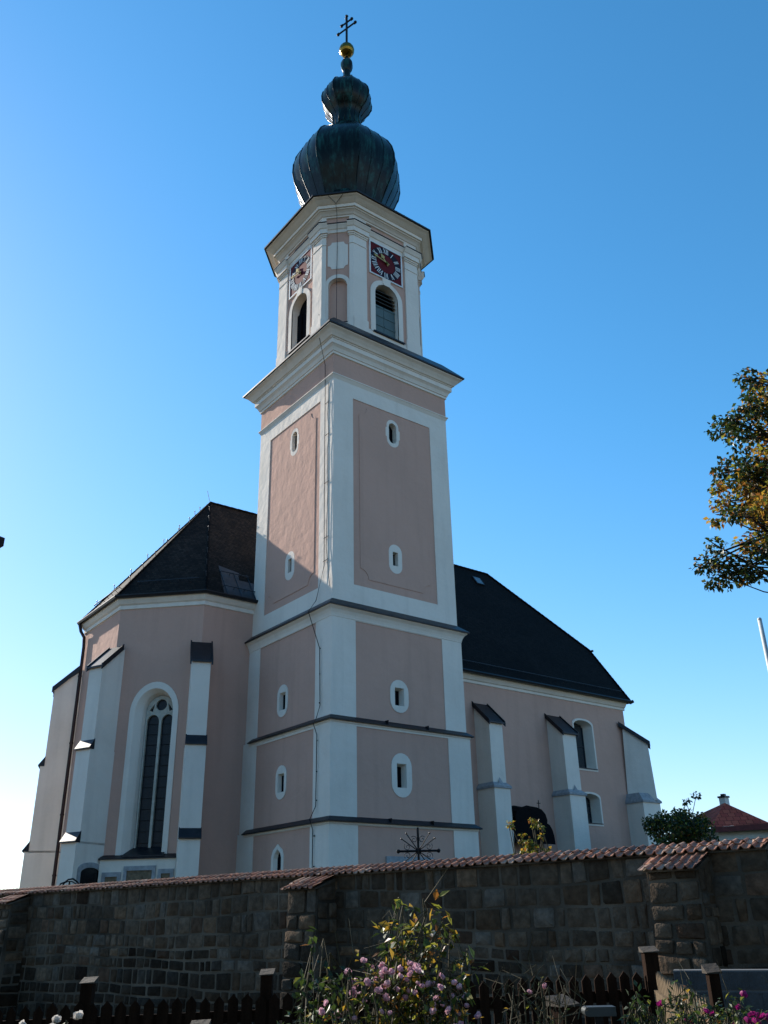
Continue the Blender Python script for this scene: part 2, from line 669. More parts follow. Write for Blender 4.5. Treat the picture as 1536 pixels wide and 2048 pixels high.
PANW = {}
for i, (o, z0, z1) in enumerate(TIERS):
    fr, fl = tower_frames(o)
    for side, f, pan in (('r', fr, PANR[i]), ('l', fl, PANL[i])):
        holes = []
        if side == 'r':
            W = {3: [('oval', 2.84, 3.64, 20.85, 22.25), ('slit', 2.86, 3.56, 14.8, 16.11)],
                 2: [('sp', 2.70, 3.61, 8.97, 10.27)], 1: [('sp', 2.61, 3.58, 5.8, 7.42)], 0: []}[i]
        else:
            W = {3: [('oval', 2.77, 3.53, 20.81, 22.2), ('slit', 2.66, 3.4, 14.85, 16.15)],
                 2: [('sp', 2.50, 3.30, 9.07, 10.37)], 1: [('sp', 2.72, 3.5, 5.9, 7.17)], 0: [('goth', 2.7, 3.58, 2.6, 4.31)]}[i]
        d = -REC
        for kind, s0, s1, a, b in W:
            c = (s0 + s1) / 2
            if kind == 'oval':
                hole = stadium(c - 0.215, c + 0.215, a + 0.19, b - 0.17)
                slit_window(f, ears(s0, s1, a, b), hole, shrink(hole, 0.97), 0.26, d)
            elif kind == 'slit':
                zc = (a + b) / 2
                hole = rect(c - 0.14, zc - 0.31, c + 0.14, zc + 0.31)
                slit_window(f, stadium(s0, s1, a, b), hole, shrink(hole, 0.95), 0.2, d)
            elif kind == 'sp':
                zc = (a + b) / 2 - 0.02
                hh = (b - a) * 0.27
                hole = rect(c - 0.23, zc - hh, c + 0.23, zc + hh)
                inner = rect(c - 0.19, zc - hh * 0.96, c + 0.17, zc + hh * 0.84)
                slit_window(f, stadium(s0, s1, a, b), hole, inner, 0.24, d)
            else:
                n = 6
                out = [(s0, a), (s1, a), (s1, b - 0.42), (s1 - 0.12, b - 0.2), (c, b), (s0 + 0.12, b - 0.2), (s0, b - 0.42)]
                hole = shrink(out, 0.62, 0.74)
                slit_window(f, out, hole, shrink(hole, 0.7, 0.9), 0.2, d)
            holes.append(hole)
        pm = MB()
        sheet(pm, f, rect(*pan), holes, d)
        if i == 3:
            # raised inner field with scooped corners
            a0, b0, a1, b1 = pan
            fld = notched(a0 + 0.34, b0 + 0.36, a1 - 0.36, b1 - 0.24, 0.42)
            ring_hole = shrink(fld, 0.995, 0.998)
            plate(pm, f, fld, d, d + 0.022, [h for h in holes])
        pm.build('wall_panel', PINK, church)

# string courses (ledges) of the lower tiers
TSQ = [(0, 0), (A, 0), (A, B), (0, B)]


def ledge(zt, zb, o_up, o_lo):
    for fr_i in (0, 1):
        pass
    mb = MB()
    prof = [(o_lo - 0.01, zb - 0.1, 0), (o_lo + 0.03, zb - 0.06, 0), (o_lo + 0.03, zb, 0), (o_lo + 0.13, zb - 0.005, 1), (o_lo + 0.135, zb + 0.03, 1), (o_up - 0.01, zt, 1)]
    # right face, then left face stopping short of the corner strip
    pts = []
    for p in prof:
        o, z = p[0], p[1]
        pts.append(((-o, B - 0.58, z), (-o, -o, z), (A + o, -o, z), (A + o, B, z)))
    for k in range(len(prof) - 1):
        for j in range(3):
            mb.poly(pts[k][j], pts[k][j + 1], pts[k + 1][j + 1], pts[k + 1][j], mi=prof[k + 1][2])
    mb.add([q[0] for q in pts], [tuple(range(len(pts)))], 1)
    # seam clips on the sheet metal
    for x in (2.4, 4.4):
        mb.box(x - 0.008, -(o_lo + 0.137), zb + 0.02, x + 0.008, -(o_up), zt + 0.004, 1)
    return mb.build('string_course', [WHITE, SHEET], church)


ledge(5.02, 4.82, 0.18, 0.255)
ledge(8.57, 8.36, 0.09, 0.18)
# big ledge under the shaft
mb = MB()
rings(mb, TSQ, [(0.085, 12.33), (0.11, 12.36), (0.11, 12.40), (0.14, 12.50), (0.20, 12.62), (0.29, 12.70), (0.30, 12.74),
                (0.36, 12.735, 1), (0.365, 12.79, 1), (0.0, 13.10, 1)])
mb.build('string_course', [WHITE, SHEET], church)
# string course below the frieze and pink frieze
mb = MB()
rings(mb, TSQ, [(0.0, 23.30), (0.03, 23.36), (0.07, 23.44), (0.10, 23.47), (0.10, 23.51), (0.0, 23.56)])
mb.build('string_course', WHITE, church)
mb = MB()
rings(mb, TSQ, [(0.012, 23.54), (0.012, 24.62)])
mb.build('frieze', PINK, church)
mb = MB()
rings(mb, TSQ, [(0.0, 24.52), (0.07, 24.55), (0.07, 24.66), (0.11, 24.68), (0.12, 24.72), (0.17, 24.84), (0.25, 24.93), (0.27, 24.94),
                (0.27, 25.17), (0.31, 25.18), (0.31, 25.22), (0.37, 25.24), (0.43, 25.33), (0.54, 25.46), (0.62, 25.52), (0.66, 25.54), (0.66, 25.60),
                (0.73, 25.595, 1), (0.74, 25.66, 1), (0.0, 26.55, 1), (-0.6, 26.9, 1)])
for s in range(-1, 8):     # seam ends standing on the edge
    x = -0.3 + s * 0.98
    for q in ((x, -0.745, 25.63),):
        mb.box(q[0] - 0.01, q[1] + 0.005, q[2] - 0.01, q[0] + 0.01, q[1] + 0.03, q[2] + 0.045, 1)
mb.build('tower_cornice', [WHITE, SHEET], church)

# ---------------------------------------------------------------- belfry
BX, BY, BW, BH = 3.19, 3.2, 3.02, 1.97


def octa(W, h, cx=BX, cy=BY):
    return [(cx - h, cy - W), (cx + h, cy - W), (cx + W, cy - h), (cx + W, cy + h),
            (cx + h, cy + W), (cx - h, cy + W), (cx - W, cy + h), (cx - W, cy - h)]


OCT = octa(BW, BH)


def side_frame(poly, i):
    p, q = Vector(poly[i]), Vector(poly[(i + 1) % len(poly)])
    t = (q - p).normalized()
    return Fr(p, (t.y, -t.x)), (q - p).length


bw_ = MB()
pil = MB()
for i in range(8):
    f, ln = side_frame(OCT, i)
    main = (i % 2 == 0)
    c = ln / 2
    if main:
        hole = arch(c - 0.70, c + 0.70, 26.98, 29.25)
    else:
        hole = arch(c - 0.46, c + 0.46, 26.98, 29.12)
    out = rect(0, 26.3, ln, 34.1)
    sheet(bw_, f, out, [hole], 0)
    # surround with key block
    sb = MB()
    if main:
        so = arch(c - 0.98, c + 0.98, 26.9, 29.25, 0.93)
        plate(sb, f, so, 0, 0.06, [hole])
        plate(sb, f, [(c - 0.20, 29.92), (c + 0.20, 29.92), (c + 0.27, 30.36), (c - 0.27, 30.36)], 0, 0.085)
        dep = 0.38
    else:
        so = arch(c - 0.64, c + 0.64, 26.9, 29.12, 0.68)
        plate(sb, f, so, 0, 0.05, [hole])
        dep = 0.22
    band(sb, f, hole, 0.06 if main else 0.05, -dep)
    if main:
        a = sb.build('belfry_window', WHITE, church)
        pb = MB()
        sheet(pb, f, hole, [], -dep)
        pb.build('dark_opening', DARK, a)
        sh = MB()
        if i == 0:
            zt = 28.80
            plate(sh, f, rect(c - 0.69, 26.99, c - 0.01, zt), -dep + 0.02, -dep + 0.16)
            plate(sh, f, rect(c + 0.01, 26.99, c + 0.69, zt), -dep + 0.02, -dep + 0.16)
            for zz in (27.05, 27.6, 28.15, 28.68):
                for x0 in (c - 0.69, c + 0.03):
                    plate(sh, f, rect(x0, zz, x0 + 0.66, zz + 0.10), -dep + 0.16, -dep + 0.185)
            sh.build('shutter', SHUTTER, a)
            lv = MB()
            for k in range(4):
                zz = 28.95 + k * 0.22
                hw = 0.69 if zz < 29.25 else math.sqrt(max(0.02, 0.69 ** 2 - (zz - 29.25) ** 2))
                lv.hexa([f.p(c - hw, zz, -dep + 0.24), f.p(c + hw, zz, -dep + 0.24), f.p(c + hw, zz + 0.14, -dep + 0.04), f.p(c - hw, zz + 0.14, -dep + 0.04),
                         f.p(c - hw, zz + 0.025, -dep + 0.24), f.p(c + hw, zz + 0.025, -dep + 0.24), f.p(c + hw, zz + 0.165, -dep + 0.04), f.p(c - hw, zz + 0.165, -dep + 0.04)])
            lv.build('louvre', mat('louvre_wood', (0.12, 0.115, 0.105), 0.7, 0.4, 6), a)
        else:
            plate(sh, f, rect(c - 0.69, 26.99, c - 0.35, 29.2), -dep + 0.02, -dep + 0.1)
            sh.build('shutter', DARK, a)
        sl = MB()
        plate(sl, f, rect(c - 0.85, 26.86, c + 1.0, 26.93), 0.04, 0.14)
        sl.build('sill', SHEET, a)
    else:
        a = sb.build('blind_niche', WHITE, church)
        pb = MB()
        sheet(pb, f, hole, [], -dep)
        pb.build('niche_back', PINK, a)
        sl = MB()
        plate(sl, f, rect(c - 0.46, 26.93, c + 0.48, 26.99), -dep, 0.06)
        sl.build('sill', SHEET, a)
        # white notched tablet above the niche
        tb = MB()
        plate(tb, f, notched(c - 0.5, 30.15, c + 0.5, 31.8, 0.2), 0, 0.025)
        tb.build('plaster_tablet', WHITE, church)
    # pilasters at both ends of this side
    for e in (0, 1):
        wdt = 0.76 if main else 0.17
        s0, s1 = (-0.034, wdt) if e == 0 else (ln - wdt, ln + 0.034)
        plate(pil, f, rect(s0, 27.25, s1, 32.35), 0, 0.08)
        plate(pil, f, rect(s0 - (0.0 if e == 0 else 0.05), 26.3, s1 + (0.05 if e == 0 else 0.0), 27.25), 0, 0.11)
        # neck ring and capital steps
        for zz, dd, hh, ex in ((31.62, 0.105, 0.05, 0.02), (32.12, 0.12, 0.08, 0.03), (32.20, 0.16, 0.10, 0.06), (32.30, 0.22, 0.08, 0.10)):
            plate(pil, f, rect(s0 - (ex if e == 1 else 0.02 + dd * 0.42 - 0.06), zz, s1 + (ex if e == 0 else 0.02 + dd * 0.42 - 0.06), zz + hh), 0, dd)
        # block above the architrave
        plate(pil, f, rect(s0, 32.93, s1, 33.4), 0, 0.07)
# pink skin between the pilasters (sits a hair proud of the white core)
bw_.build('belfry_wall', PINK, church)
pil.build('pilasters', WHITE, church)
# plain white dado below the panels
mb = MB()
for i in range(8):
    f, ln = side_frame(OCT, i)
    c = ln / 2
    hw = 0.98 if i % 2 == 0 else 0.64
    plate(mb, f, rect(0.0, 26.3, ln, 26.92), 0, 0.045)
mb.build('belfry_dado', WHITE, church)
# architrave: runs back between the pilasters, breaks forward over them
ARC = [(0.0, 32.38), (0.05, 32.40), (0.06, 32.58), (0.10, 32.60), (0.16, 32.72), (0.20, 32.78), (0.20, 32.84), (0.235, 32.835, 1), (0.24, 32.875, 1), (0.0, 32.95, 1)]
mb = MB()
rings(mb, OCT, ARC)
for i in range(8):
    f, ln = side_frame(OCT, i)
    main = i % 2 == 0
    for e in (0, 1):
        wdt = 0.86 if main else 0.24
        s0, s1 = (0.0, wdt) if e == 0 else (ln - wdt, ln)
        dd = 0.15
        prof = [(d + dd, z) for d, z, *_ in ARC[:-1]] + [(dd - 0.15, 32.95)]
        ends = []
        for (d, z) in prof:
            m = d * math.tan(R(22.5))
            ends.append((s0 - (m if e == 0 else 0), s1 + (m if e == 1 else 0), d, z))
        for k in range(len(ends) - 1):
            a, b = ends[k], ends[k + 1]
            mb.poly(f.p(a[0], a[3], a[2]), f.p(a[1], a[3], a[2]), f.p(b[1], b[3], b[2]), f.p(b[0], b[3], b[2]), mi=1 if k >= 6 else 0)
        if e == 0:
            mb.add([f.p(q[1], q[3], q[2]) for q in ends] + [f.p(ends[0][1], 32.38, 0)], [tuple(range(len(ends) + 1))], 0)
        else:
            mb.add([f.p(q[0], q[3], q[2]) for q in ends] + [f.p(ends[0][0], 32.38, 0)], [tuple(range(len(ends) + 1))], 0)
mb.build('architrave', [WHITE, SHEET], church)
# main cornice and its dark roof edge
mb = MB()
rings(mb, OCT, [(0.0, 33.32), (0.08, 33.35), (0.08, 33.42), (0.13, 33.44), (0.20, 33.52), (0.30, 33.60), (0.34, 33.61), (0.34, 33.66), (0.42, 33.68),
                (0.42, 33.86), (0.46, 33.87), (0.54, 33.92), (0.68, 34.02), (0.78, 34.07), (0.80, 34.08), (0.80, 34.14),
                (0.90, 34.12, 1), (0.91, 34.19, 1)])
rings(mb, OCT, [(0.91, 34.19), (0.2, 34.62), (-0.35, 35.15), (-0.9, 36.2)], 2)
for i in (0, 6, 7):
    f, ln = side_frame(OCT, i)
    for k in range(int(ln / 0.5) + 1):
        s = k * 0.5 + 0.1
        mb.tube([f.p(s, 34.2, 0.9), f.p(s, 34.64, 0.2), f.p(s * 0.8 + ln * 0.1, 35.17, -0.35)], 0.022, 4, 2)
mb.build('belfry_cornice', [WHITE, SHEET, COPPER], church)

# ---------------------------------------------------------------- clocks
def bar(mb, fr, cx, cz, x0, y0, x1, y1, w, ang, d0, d1):
    """bar in dial-local coordinates rotated by ang (clockwise from 12)"""
    ca, sa = math.cos(ang), math.sin(ang)
    v = Vector((x1 - x0, y1 - y0))
    nrm = Vector((-v.y, v.x)).normalized() * w / 2
    pts = [(x0 + nrm.x, y0 + nrm.y), (x0 - nrm.x, y0 - nrm.y), (x1 - nrm.x, y1 - nrm.y), (x1 + nrm.x, y1 + nrm.y)]
    plate(mb, fr, [(cx + a * ca + b * sa, cz - a * sa + b * ca) for a, b in pts], d0, d1)


def circ(cx, cz, r, n=40):
    return [(cx + r * math.cos(2 * math.pi * i / n), cz + r * math.sin(2 * math.pi * i / n)) for i in range(n)]


ROMAN = ['XII', 'I', 'II', 'III', 'IIII', 'V', 'VI', 'VII', 'VIII', 'IX', 'X', 'XI']


def clock(fr, cx, cz, hw):
    mb = MB()
    plate(mb, fr, rect(cx - hw, cz - hw, cx + hw, cz + hw), 0.0, 0.06, [rect(cx - hw + 0.07, cz - hw + 0.07, cx + hw - 0.07, cz + hw - 0.07)])
    o = mb.build('clock_face', NUMWHITE, church)
    mb = MB()
    sheet(mb, fr, rect(cx - hw + 0.07, cz - hw + 0.07, cx + hw - 0.07, cz + hw - 0.07), [], 0.03)
    mb.build('red_field', DIALRED, o)
    mb = MB()
    sheet(mb, fr, circ(cx, cz, 0.945), [circ(cx, cz, 0.58)], 0.036)
    mb.build('hour_ring', DIALBLACK, o)
    nb = MB()
    ri, ro = 0.60, 0.91
    for h, txt in enumerate(ROMAN):
        a = R(30 * h)
        wd = {'I': 0.085, 'V': 0.17, 'X': 0.17}
        tot = sum(wd[ch] for ch in txt)
        x = -tot / 2
        for ch in txt:
            m = x + wd[ch] / 2
            if ch == 'I':
                bar(nb, fr, cx, cz, m, ri, m, ro, 0.036, a, 0.036, 0.05)
            elif ch == 'V':
                bar(nb, fr, cx, cz, m, ri, m - 0.06, ro, 0.036, a, 0.036, 0.05)
                bar(nb, fr, cx, cz, m, ri, m + 0.06, ro, 0.02, a, 0.036, 0.052)
            else:
                bar(nb, fr, cx, cz, m + 0.06, ri, m - 0.06, ro, 0.036, a, 0.036, 0.05)
                bar(nb, fr, cx, cz, m - 0.06, ri, m + 0.06, ro, 0.02, a, 0.036, 0.052)
            x += wd[ch]
    nb.build('numerals', NUMWHITE, o)

    def hand(ang, ln, w, fancy, d, name):
        hb = MB()
        bar(hb, fr, cx, cz, 0, -0.16, 0, ln * 0.78, w, ang, d, d + 0.025)
        ca, sa = math.cos(ang), math.sin(ang)
        T = lambda a, b: (cx + a * ca + b * sa, cz - a * sa + b * ca)
        if fancy:
            plate(hb, fr, [T(-0.03, ln * .5), T(-0.13, ln * .62), T(-0.09, ln * .76), T(0, ln * 1.05), T(0.09, ln * .76), T(0.13, ln * .62), T(0.03, ln * .5)], d, d + 0.03)
        else:
            plate(hb, fr, [T(-w * .5, ln * .7), T(-w * 1.3, ln * .82), T(0, ln), T(w * 1.3, ln * .82), T(w * .5, ln * .7)], d, d + 0.03)
        hb.build(name, HANDGOLD, o)
    hand(R(-77), 0.82, 0.055, False, 0.10, 'minute_hand')
    hand(R(-37), 0.55, 0.06, True, 0.07, 'hour_hand')
    hb = MB()
    plate(hb, fr, circ(cx, cz, 0.07, 14), 0.03, 0.14)
    hb.build('hub', GOLD, o)


f0, l0 = side_frame(OCT, 0)
f6, l6 = side_frame(OCT, 6)
clock(f0, l0 / 2 + 0.02, 31.36, 1.03)
clock(f6, l6 / 2 + 0.0, 31.33, 1.03)

# ---------------------------------------------------------------- onion dome
DX, DY = 3.10, 3.33
PROF = [(2.05, 35.2), (1.90, 35.6), (1.90, 36.0), (2.04, 36.6), (2.30, 37.3), (2.60, 38.0), (2.84, 38.65), (2.95, 39.3), (2.93, 39.9), (2.80, 40.5),
        (2.56, 41.05), (2.24, 41.5), (1.86, 41.86), (1.46, 42.15), (1.12, 42.38), (0.92, 42.6), (0.86, 42.75)]
LANT = [(0.86, 42.7), (1.14, 42.80), (1.12, 42.88), (0.92, 43.15), (0.82, 43.40)]
UPPER = [(0.82, 43.40), (0.78, 44.0), (0.84, 44.35), (1.02, 44.65), (1.26, 45.0), (1.42, 45.4), (1.45, 45.78), (1.39, 46.12), (1.25, 46.42), (1.03, 46.7), (0.76, 46.93), (0.46, 47.15), (0.28, 47.38), (0.24, 47.62)]
NECK = [(0.24, 47.6), (0.21, 47.9), (0.22, 48.3), (0.30, 48.45), (0.36, 48.75), (0.36, 49.0), (0.27, 49.25), (0.14, 49.4), (0.10, 49.6)]


def onion(prof, seams, name, sub=3):
    mb = MB()
    k8 = 1.0 / math.cos(R(22.5))
    cr = []
    for r, z in prof:
        ring = []
        for i in range(8):
            a0, a1 = R(22.5 + 45 * i), R(22.5 + 45 * (i + 1))
            p = Vector((math.cos(a0), math.sin(a0))) * r * k8 * 0.963
            q = Vector((math.cos(a1), math.sin(a1))) * r * k8 * 0.963
            for j in range(sub):
                t = j / sub
                c = p.lerp(q, t)
                # slight belly on each facet
                c = c * (1 + 0.028 * math.sin(math.pi * t))
                ring.append((DX + c.x, DY + c.y, z))
        cr.append(ring)
    n = 8 * sub
    for a, b in zip(cr[:-1], cr[1:]):
        mb.add(a + b, [(i, (i + 1) % n, n + (i + 1) % n, n + i) for i in range(n)])
    o = mb.build(name, COPPER, church, fix=True)
    me = o.data
    me.polygons.foreach_set('use_smooth', [True] * len(me.polygons))
    me.set_sharp_from_angle(angle=R(24))
    if seams:
        sb = MB()
        for i in range(n):
            rad = 0.045 if i % sub == 0 else 0.024
            sb.tube([cr[k][i] for k in range(len(prof))], rad, 5)
        sb.build('standing_seams', COPPER, o, smooth=True)
    return o


onion(PROF, True, 'onion_dome', 3)
onion(LANT, False, 'lantern_base', 3)
onion(UPPER, True, 'upper_onion', 2)
onion(NECK, False, 'spire_neck', 2)
mb = MB()
mb.ball((DX, DY, 50.2), 0.47, 16, 10)
mb.tube([(DX, DY, 49.3), (DX, DY, 50.8)], 0.1, 8)
mb.build('gilded_ball', GOLD, church)
CA = R(-15.3)
CS, CC = math.sin(CA), math.cos(CA)
mb = MB()
mb.tube([(DX, DY, 50.5), (DX, DY, 53.3)], 0.075, 6)
for zc, hl in ((52.2, 0.70), (52.76, 0.42)):
    mb.tube([(DX - hl * CS, DY - hl * CC, zc), (DX + hl * CS, DY + hl * CC, zc)], 0.06, 6)
    for sg in (-1, 1):
        mb.ball((DX + sg * hl * CS, DY + sg * hl * CC, zc), 0.10, 8, 5)
        mb.ball((DX + sg * (hl - 0.06) * CS, DY + sg * (hl - 0.06) * CC, zc + 0.08), 0.06, 6, 4)
        mb.ball((DX + sg * (hl - 0.06) * CS, DY + sg * (hl - 0.06) * CC, zc - 0.08), 0.06, 6, 4)
mb.ball((DX, DY, 53.35), 0.10, 8, 5)
mb.ball((DX, DY - 0.1, 53.24), 0.06, 6, 4)
mb.ball((DX, DY + 0.1, 53.24), 0.06, 6, 4)
mb.build('patriarchal_cross', IRON, church)

# lightning conductor down the tower
mb = MB()
fl = Fr((0, B), (-1, 0))
L3 = lambda y, z, d=0.05: fl.p(B - y, z, d)
mb.tube([L3(0.25, 25.3, 0.6), L3(0.52, 24.2, 0.1), L3(0.57, 22.9, 0.05), L3(0.56, 18.0), L3(0.52, 14.6), L3(1.0, 13.25, 0.1), L3(1.05, 12.75, 0.42), L3(0.62, 11.2, 0.15),
         L3(0.55, 9.0, 0.15), L3(0.62, 8.55, 0.25), L3(0.66, 8.3, 0.36), L3(0.60, 7.9, 0.24), L3(0.62, 5.4, 0.24), L3(0.72, 4.95, 0.42), L3(0.68, 4.6, 0.31), L3(0.68, 1.5, 0.31)], 0.016, 5)
mb.tube([L3(0.32, 23.2, 0.04), L3(0.30, 22.4), L3(0.36, 21.6), L3(0.27, 20.6), L3(0.36, 19.7), L3(0.30, 18.0), L3(0.36, 16.4), L3(0.38, 15.4), L3(0.22, 14.2), L3(0.1, 13.6)], 0.012, 5)
for z in (22.2, 20.6, 18.3, 15.8, 14.8):
    mb.tube([L3(0.60, z, 0.04), L3(0.26, z + 0.02, 0.04)], 0.014, 4)
for z, d in ((11.2, 0.13), (10.2, 0.13), (9.1, 0.13), (7.7, 0.22), (6.6, 0.22), (5.6, 0.22), (4.4, 0.29), (3.4, 0.29)):
    mb.ball(L3(0.62, z, d), 0.03, 6, 4)
fch, lch = side_frame(OCT, 7)
c = lch / 2
mb.tube([fch.p(c - 0.35, 34.1, 0.82), fch.p(c - 0.02, 33.85, 0.5), fch.p(c - 0.0, 33.3, 0.3), fch.p(c - 0.02, 31.4, 0.06), fch.p(c - 0.04, 29.8, 0.08), fch.p(c - 0.05, 27.0, 0.05), fch.p(c - 0.1, 26.3, 0.3)], 0.012, 5)
mb.tube([fch.p(c + 0.4, 34.1, 0.82), fch.p(c - 0.02, 33.85, 0.5)], 0.012, 5)
mb.build('lightning_conductor', IRON, church)

# ---------------------------------------------------------------- choir
CY = 11.04
CH = [(6.6, 6.25), (6.6, 15.83), (-2.39, 15.83), (-5.05, 13.17), (-5.05, 8.91), (-2.39, 6.25)]
ZE = 14.55


def uvroof(p, n):
    h = Vector((n.x, n.y, 0))
    if h.length < 1e-4:
        return (p.x, p.y)
    h.normalize()
    t = Vector((-h.y, h.x, 0))
    u = p.x * t.x + p.y * t.y
    return (u, p.z / max(0.2, math.sqrt(1 - n.z * n.z)))


# frames: S wall, diagonal, east end, north diagonal
FS = Fr((-2.39, 6.25), (0, -1))
FD = Fr((-5.05, 8.91), (-1, -1))
FE = Fr((-5.05, 13.17), (-1, 0))
FN = Fr((-2.39, 15.83), (-1, 1))
LD = math.hypot(2.66, 2.66)
mb = MB()
WIN_D = arch(1.12, 2.75, 4.1, 9.62, 0.98, 18)
WIN_O = arch(0.90, 2.98, 4.1, 9.60, 1.27, 18)
sheet(mb, FD, rect(0, 0, LD, ZE), [WIN_D], 0)
mb.build('choir_wall', PINK, church)
mb = MB()
sheet(mb, FS, rect(0, 0, 9.0, ZE), [], 0)
sheet(mb, FE, rect(0, 0, 4.26, ZE), [], 0)
sheet(mb, FN, rect(0, 0, LD, ZE), [], 0)
sheet(mb, Fr((6.6, 15.83), (0, 1)), rect(0, 0, 9.0, ZE), [], 0)
mb.build('choir_wall', PINK, church)
# cornice band, gutter
CHP = [(6.6, 6.25), (6.6, 15.83), (-2.39, 15.83), (-5.05, 13.17), (-5.05, 8.91), (-2.39, 6.25)]
mb = MB()
rings(mb, CHP, [(0.0, 14.12), (0.05, 14.14), (0.05, 14.30), (0.12, 14.36), (0.20, 14.50), (0.22, 14.58), (0.22, 14.64)])
mb.build('choir_cornice', WHITE, church)
EV = [tuple(v) for v in offset(CHP, 0.30)]
PK = Vector((-0.18, CY, 21.48))
PK2 = Vector((9.5, CY, 21.6))
mb = MB()
zE = 14.66
S0, Dg, E0, N0, N1 = EV[5], EV[4], EV[3], EV[2], EV[1]
mb.poly((S0[0], S0[1], zE), (9.5, S0[1], zE), tuple(PK2), tuple(PK))
mb.poly((Dg[0], Dg[1], zE), (S0[0], S0[1], zE), tuple(PK))
mb.poly((E0[0], E0[1], zE), (Dg[0], Dg[1], zE), tuple(PK))
mb.poly((N0[0], N0[1], zE), (E0[0], E0[1], zE), tuple(PK))
mb.poly((9.5, N0[1], zE), (N0[0], N0[1], zE), tuple(PK), tuple(PK2))
croof = mb.build('choir_roof', ROOF, church, uvs=uvroof)
mb = MB()
rings(mb, CHP, [(0.22, 14.62), (0.27, 14.57), (0.36, 14.58), (0.40, 14.66), (0.40, 14.70), (0.28, 14.71)])
mb.build('gutter', SHEET, croof)
# hip and ridge tiles
mb = MB()
for q in (S0, Dg, E0, N0):
    a = Vector((q[0], q[1], zE + 0.03))
    n = 34
    for k in range(n):
        mb.tube([a.lerp(PK, k / n), a.lerp(PK, (k + 1.06) / n)], 0.06, 6, r1=0.05)
for k in range(24):
    a, b = PK.lerp(PK2, k / 24), PK.lerp(PK2, (k + 1.06) / 24)
    mb.tube([a, b], 0.09, 6, r1=0.075)
mb.build('ridge_tiles', NAVEROOF, croof)
# sheet-metal field beside the tower, on the south slope
sl = Vector((0, CY - S0[1], PK.z - zE)).normalized()
nr = Vector((0, -sl.z, sl.y))


def on_slope(x, t, h=0.012):
    return Vector((x, S0[1], zE)) + sl * t + nr * h


mb = MB()
mb.poly(on_slope(-1.62, 0.0), on_slope(0.3, 0.0), on_slope(0.3, 1.9), on_slope(-1.3, 2.35))
for x in (-1.45, -0.75, -0.05):
    mb.tube([on_slope(x, 0.02, 0.03), on_slope(x + 0.1, 2.0, 0.03)], 0.022, 4)
mb.build('metal_roof_strip', BLUEMETAL, croof)
# snow guard rails on the apse and by the tower
mb = MB()


def rail_on(a, b, apex, t, e0, e1, lift=0.16):
    a, b = Vector((*a, zE)), Vector((*b, zE))
    p, q = a.lerp(apex, t), b.lerp(apex, t)
    p2, q2 = p.lerp(q, e0), p.lerp(q, e1)
    nn = (b - a).cross(apex - a).normalized()
    if nn.z < 0:
        nn = -nn
    mb = MB()
    mb.tube([p2 + nn * lift, q2 + nn * lift], 0.025, 5)
    k = 6
    for i in range(k + 1):
        m = p2.lerp(q2, i / k)
        mb.tube([m, m + nn * lift], 0.014, 4)
    mb.build('snow_guard', BLUEMETAL, croof)


rail_on(Dg, S0, PK, 0.10, 0.14, 0.92)
rail_on(E0, Dg, PK, 0.10, 0.1, 0.85)
for x0, t in ((-1.55, 0.55), (-1.4, 1.7)):
    mb = MB()
    mb.tube([on_slope(x0, t, 0.14), on_slope(0.0, t, 0.14)], 0.025, 5)
    for k in range(4):
        xx = x0 * (1 - k / 3)
        mb.tube([on_slope(xx, t, 0.0), on_slope(xx, t, 0.14)], 0.014, 4)
    mb.build('snow_guard', BLUEMETAL, croof)
# little hooks along the hips (lightning wire holders)
for q in (Dg, S0, E0):
    a = Vector((q[0], q[1], zE))
    for k in range(1, 8):
        m = a.lerp(PK, k / 8)
        mb = MB()
        mb.tube([m + Vector((0, 0, 0.0)), m + Vector((-0.05, -0.04, 0.26))], 0.016, 4)
        mb.ball(m + Vector((-0.05, -0.04, 0.28)), 0.035, 5, 4)
        mb.build('wire_holder', BLUEMETAL, croof)
mb = MB()
mb.tube([PK, PK + Vector((-0.15, 0.1, 0.7))], 0.012, 4)
mb.build('lightning_rod', BLUEMETAL, croof)
# drain pipe at the east end
mb = MB()
mb.tube([(-5.36, 13.15, 14.55), (-5.3, 13.05, 14.2), (-5.17, 12.9, 13.9), (-5.16, 12.8, 13.4), (-5.16, 12.8, 1.0)], 0.075, 8)
for z in (12, 9, 6, 3.6):
    mb.tube([(-5.16, 12.8, z), (-5.16, 12.8, z + 0.07)], 0.095, 8)
mb.build('drain_pipe', PIPE, church)

# window in the diagonal wall
mb = MB()
plate(mb, FD, WIN_O, 0, 0.03, [WIN_D])
W2 = arch(1.34, 2.72, 4.2, 9.66, 0.80, 18)
W3 = arch(1.44, 2.70, 4.2, 9.68, 0.70, 18)
band(mb, FD, WIN_D, 0.03, -0.22, 0, W2)
band(mb, FD, W2, -0.22, -0.25, 0, shrink(W2, 0.97, 0.995))
band(mb, FD, shrink(W2, 0.97, 0.995), -0.25, -0.52, 0, W3)
cw = mb.build('choir_window', WHITE, church)
mb = MB()
sheet(mb, FD, W3, [], -0.54)
mb.build('pane', GLASS, cw)
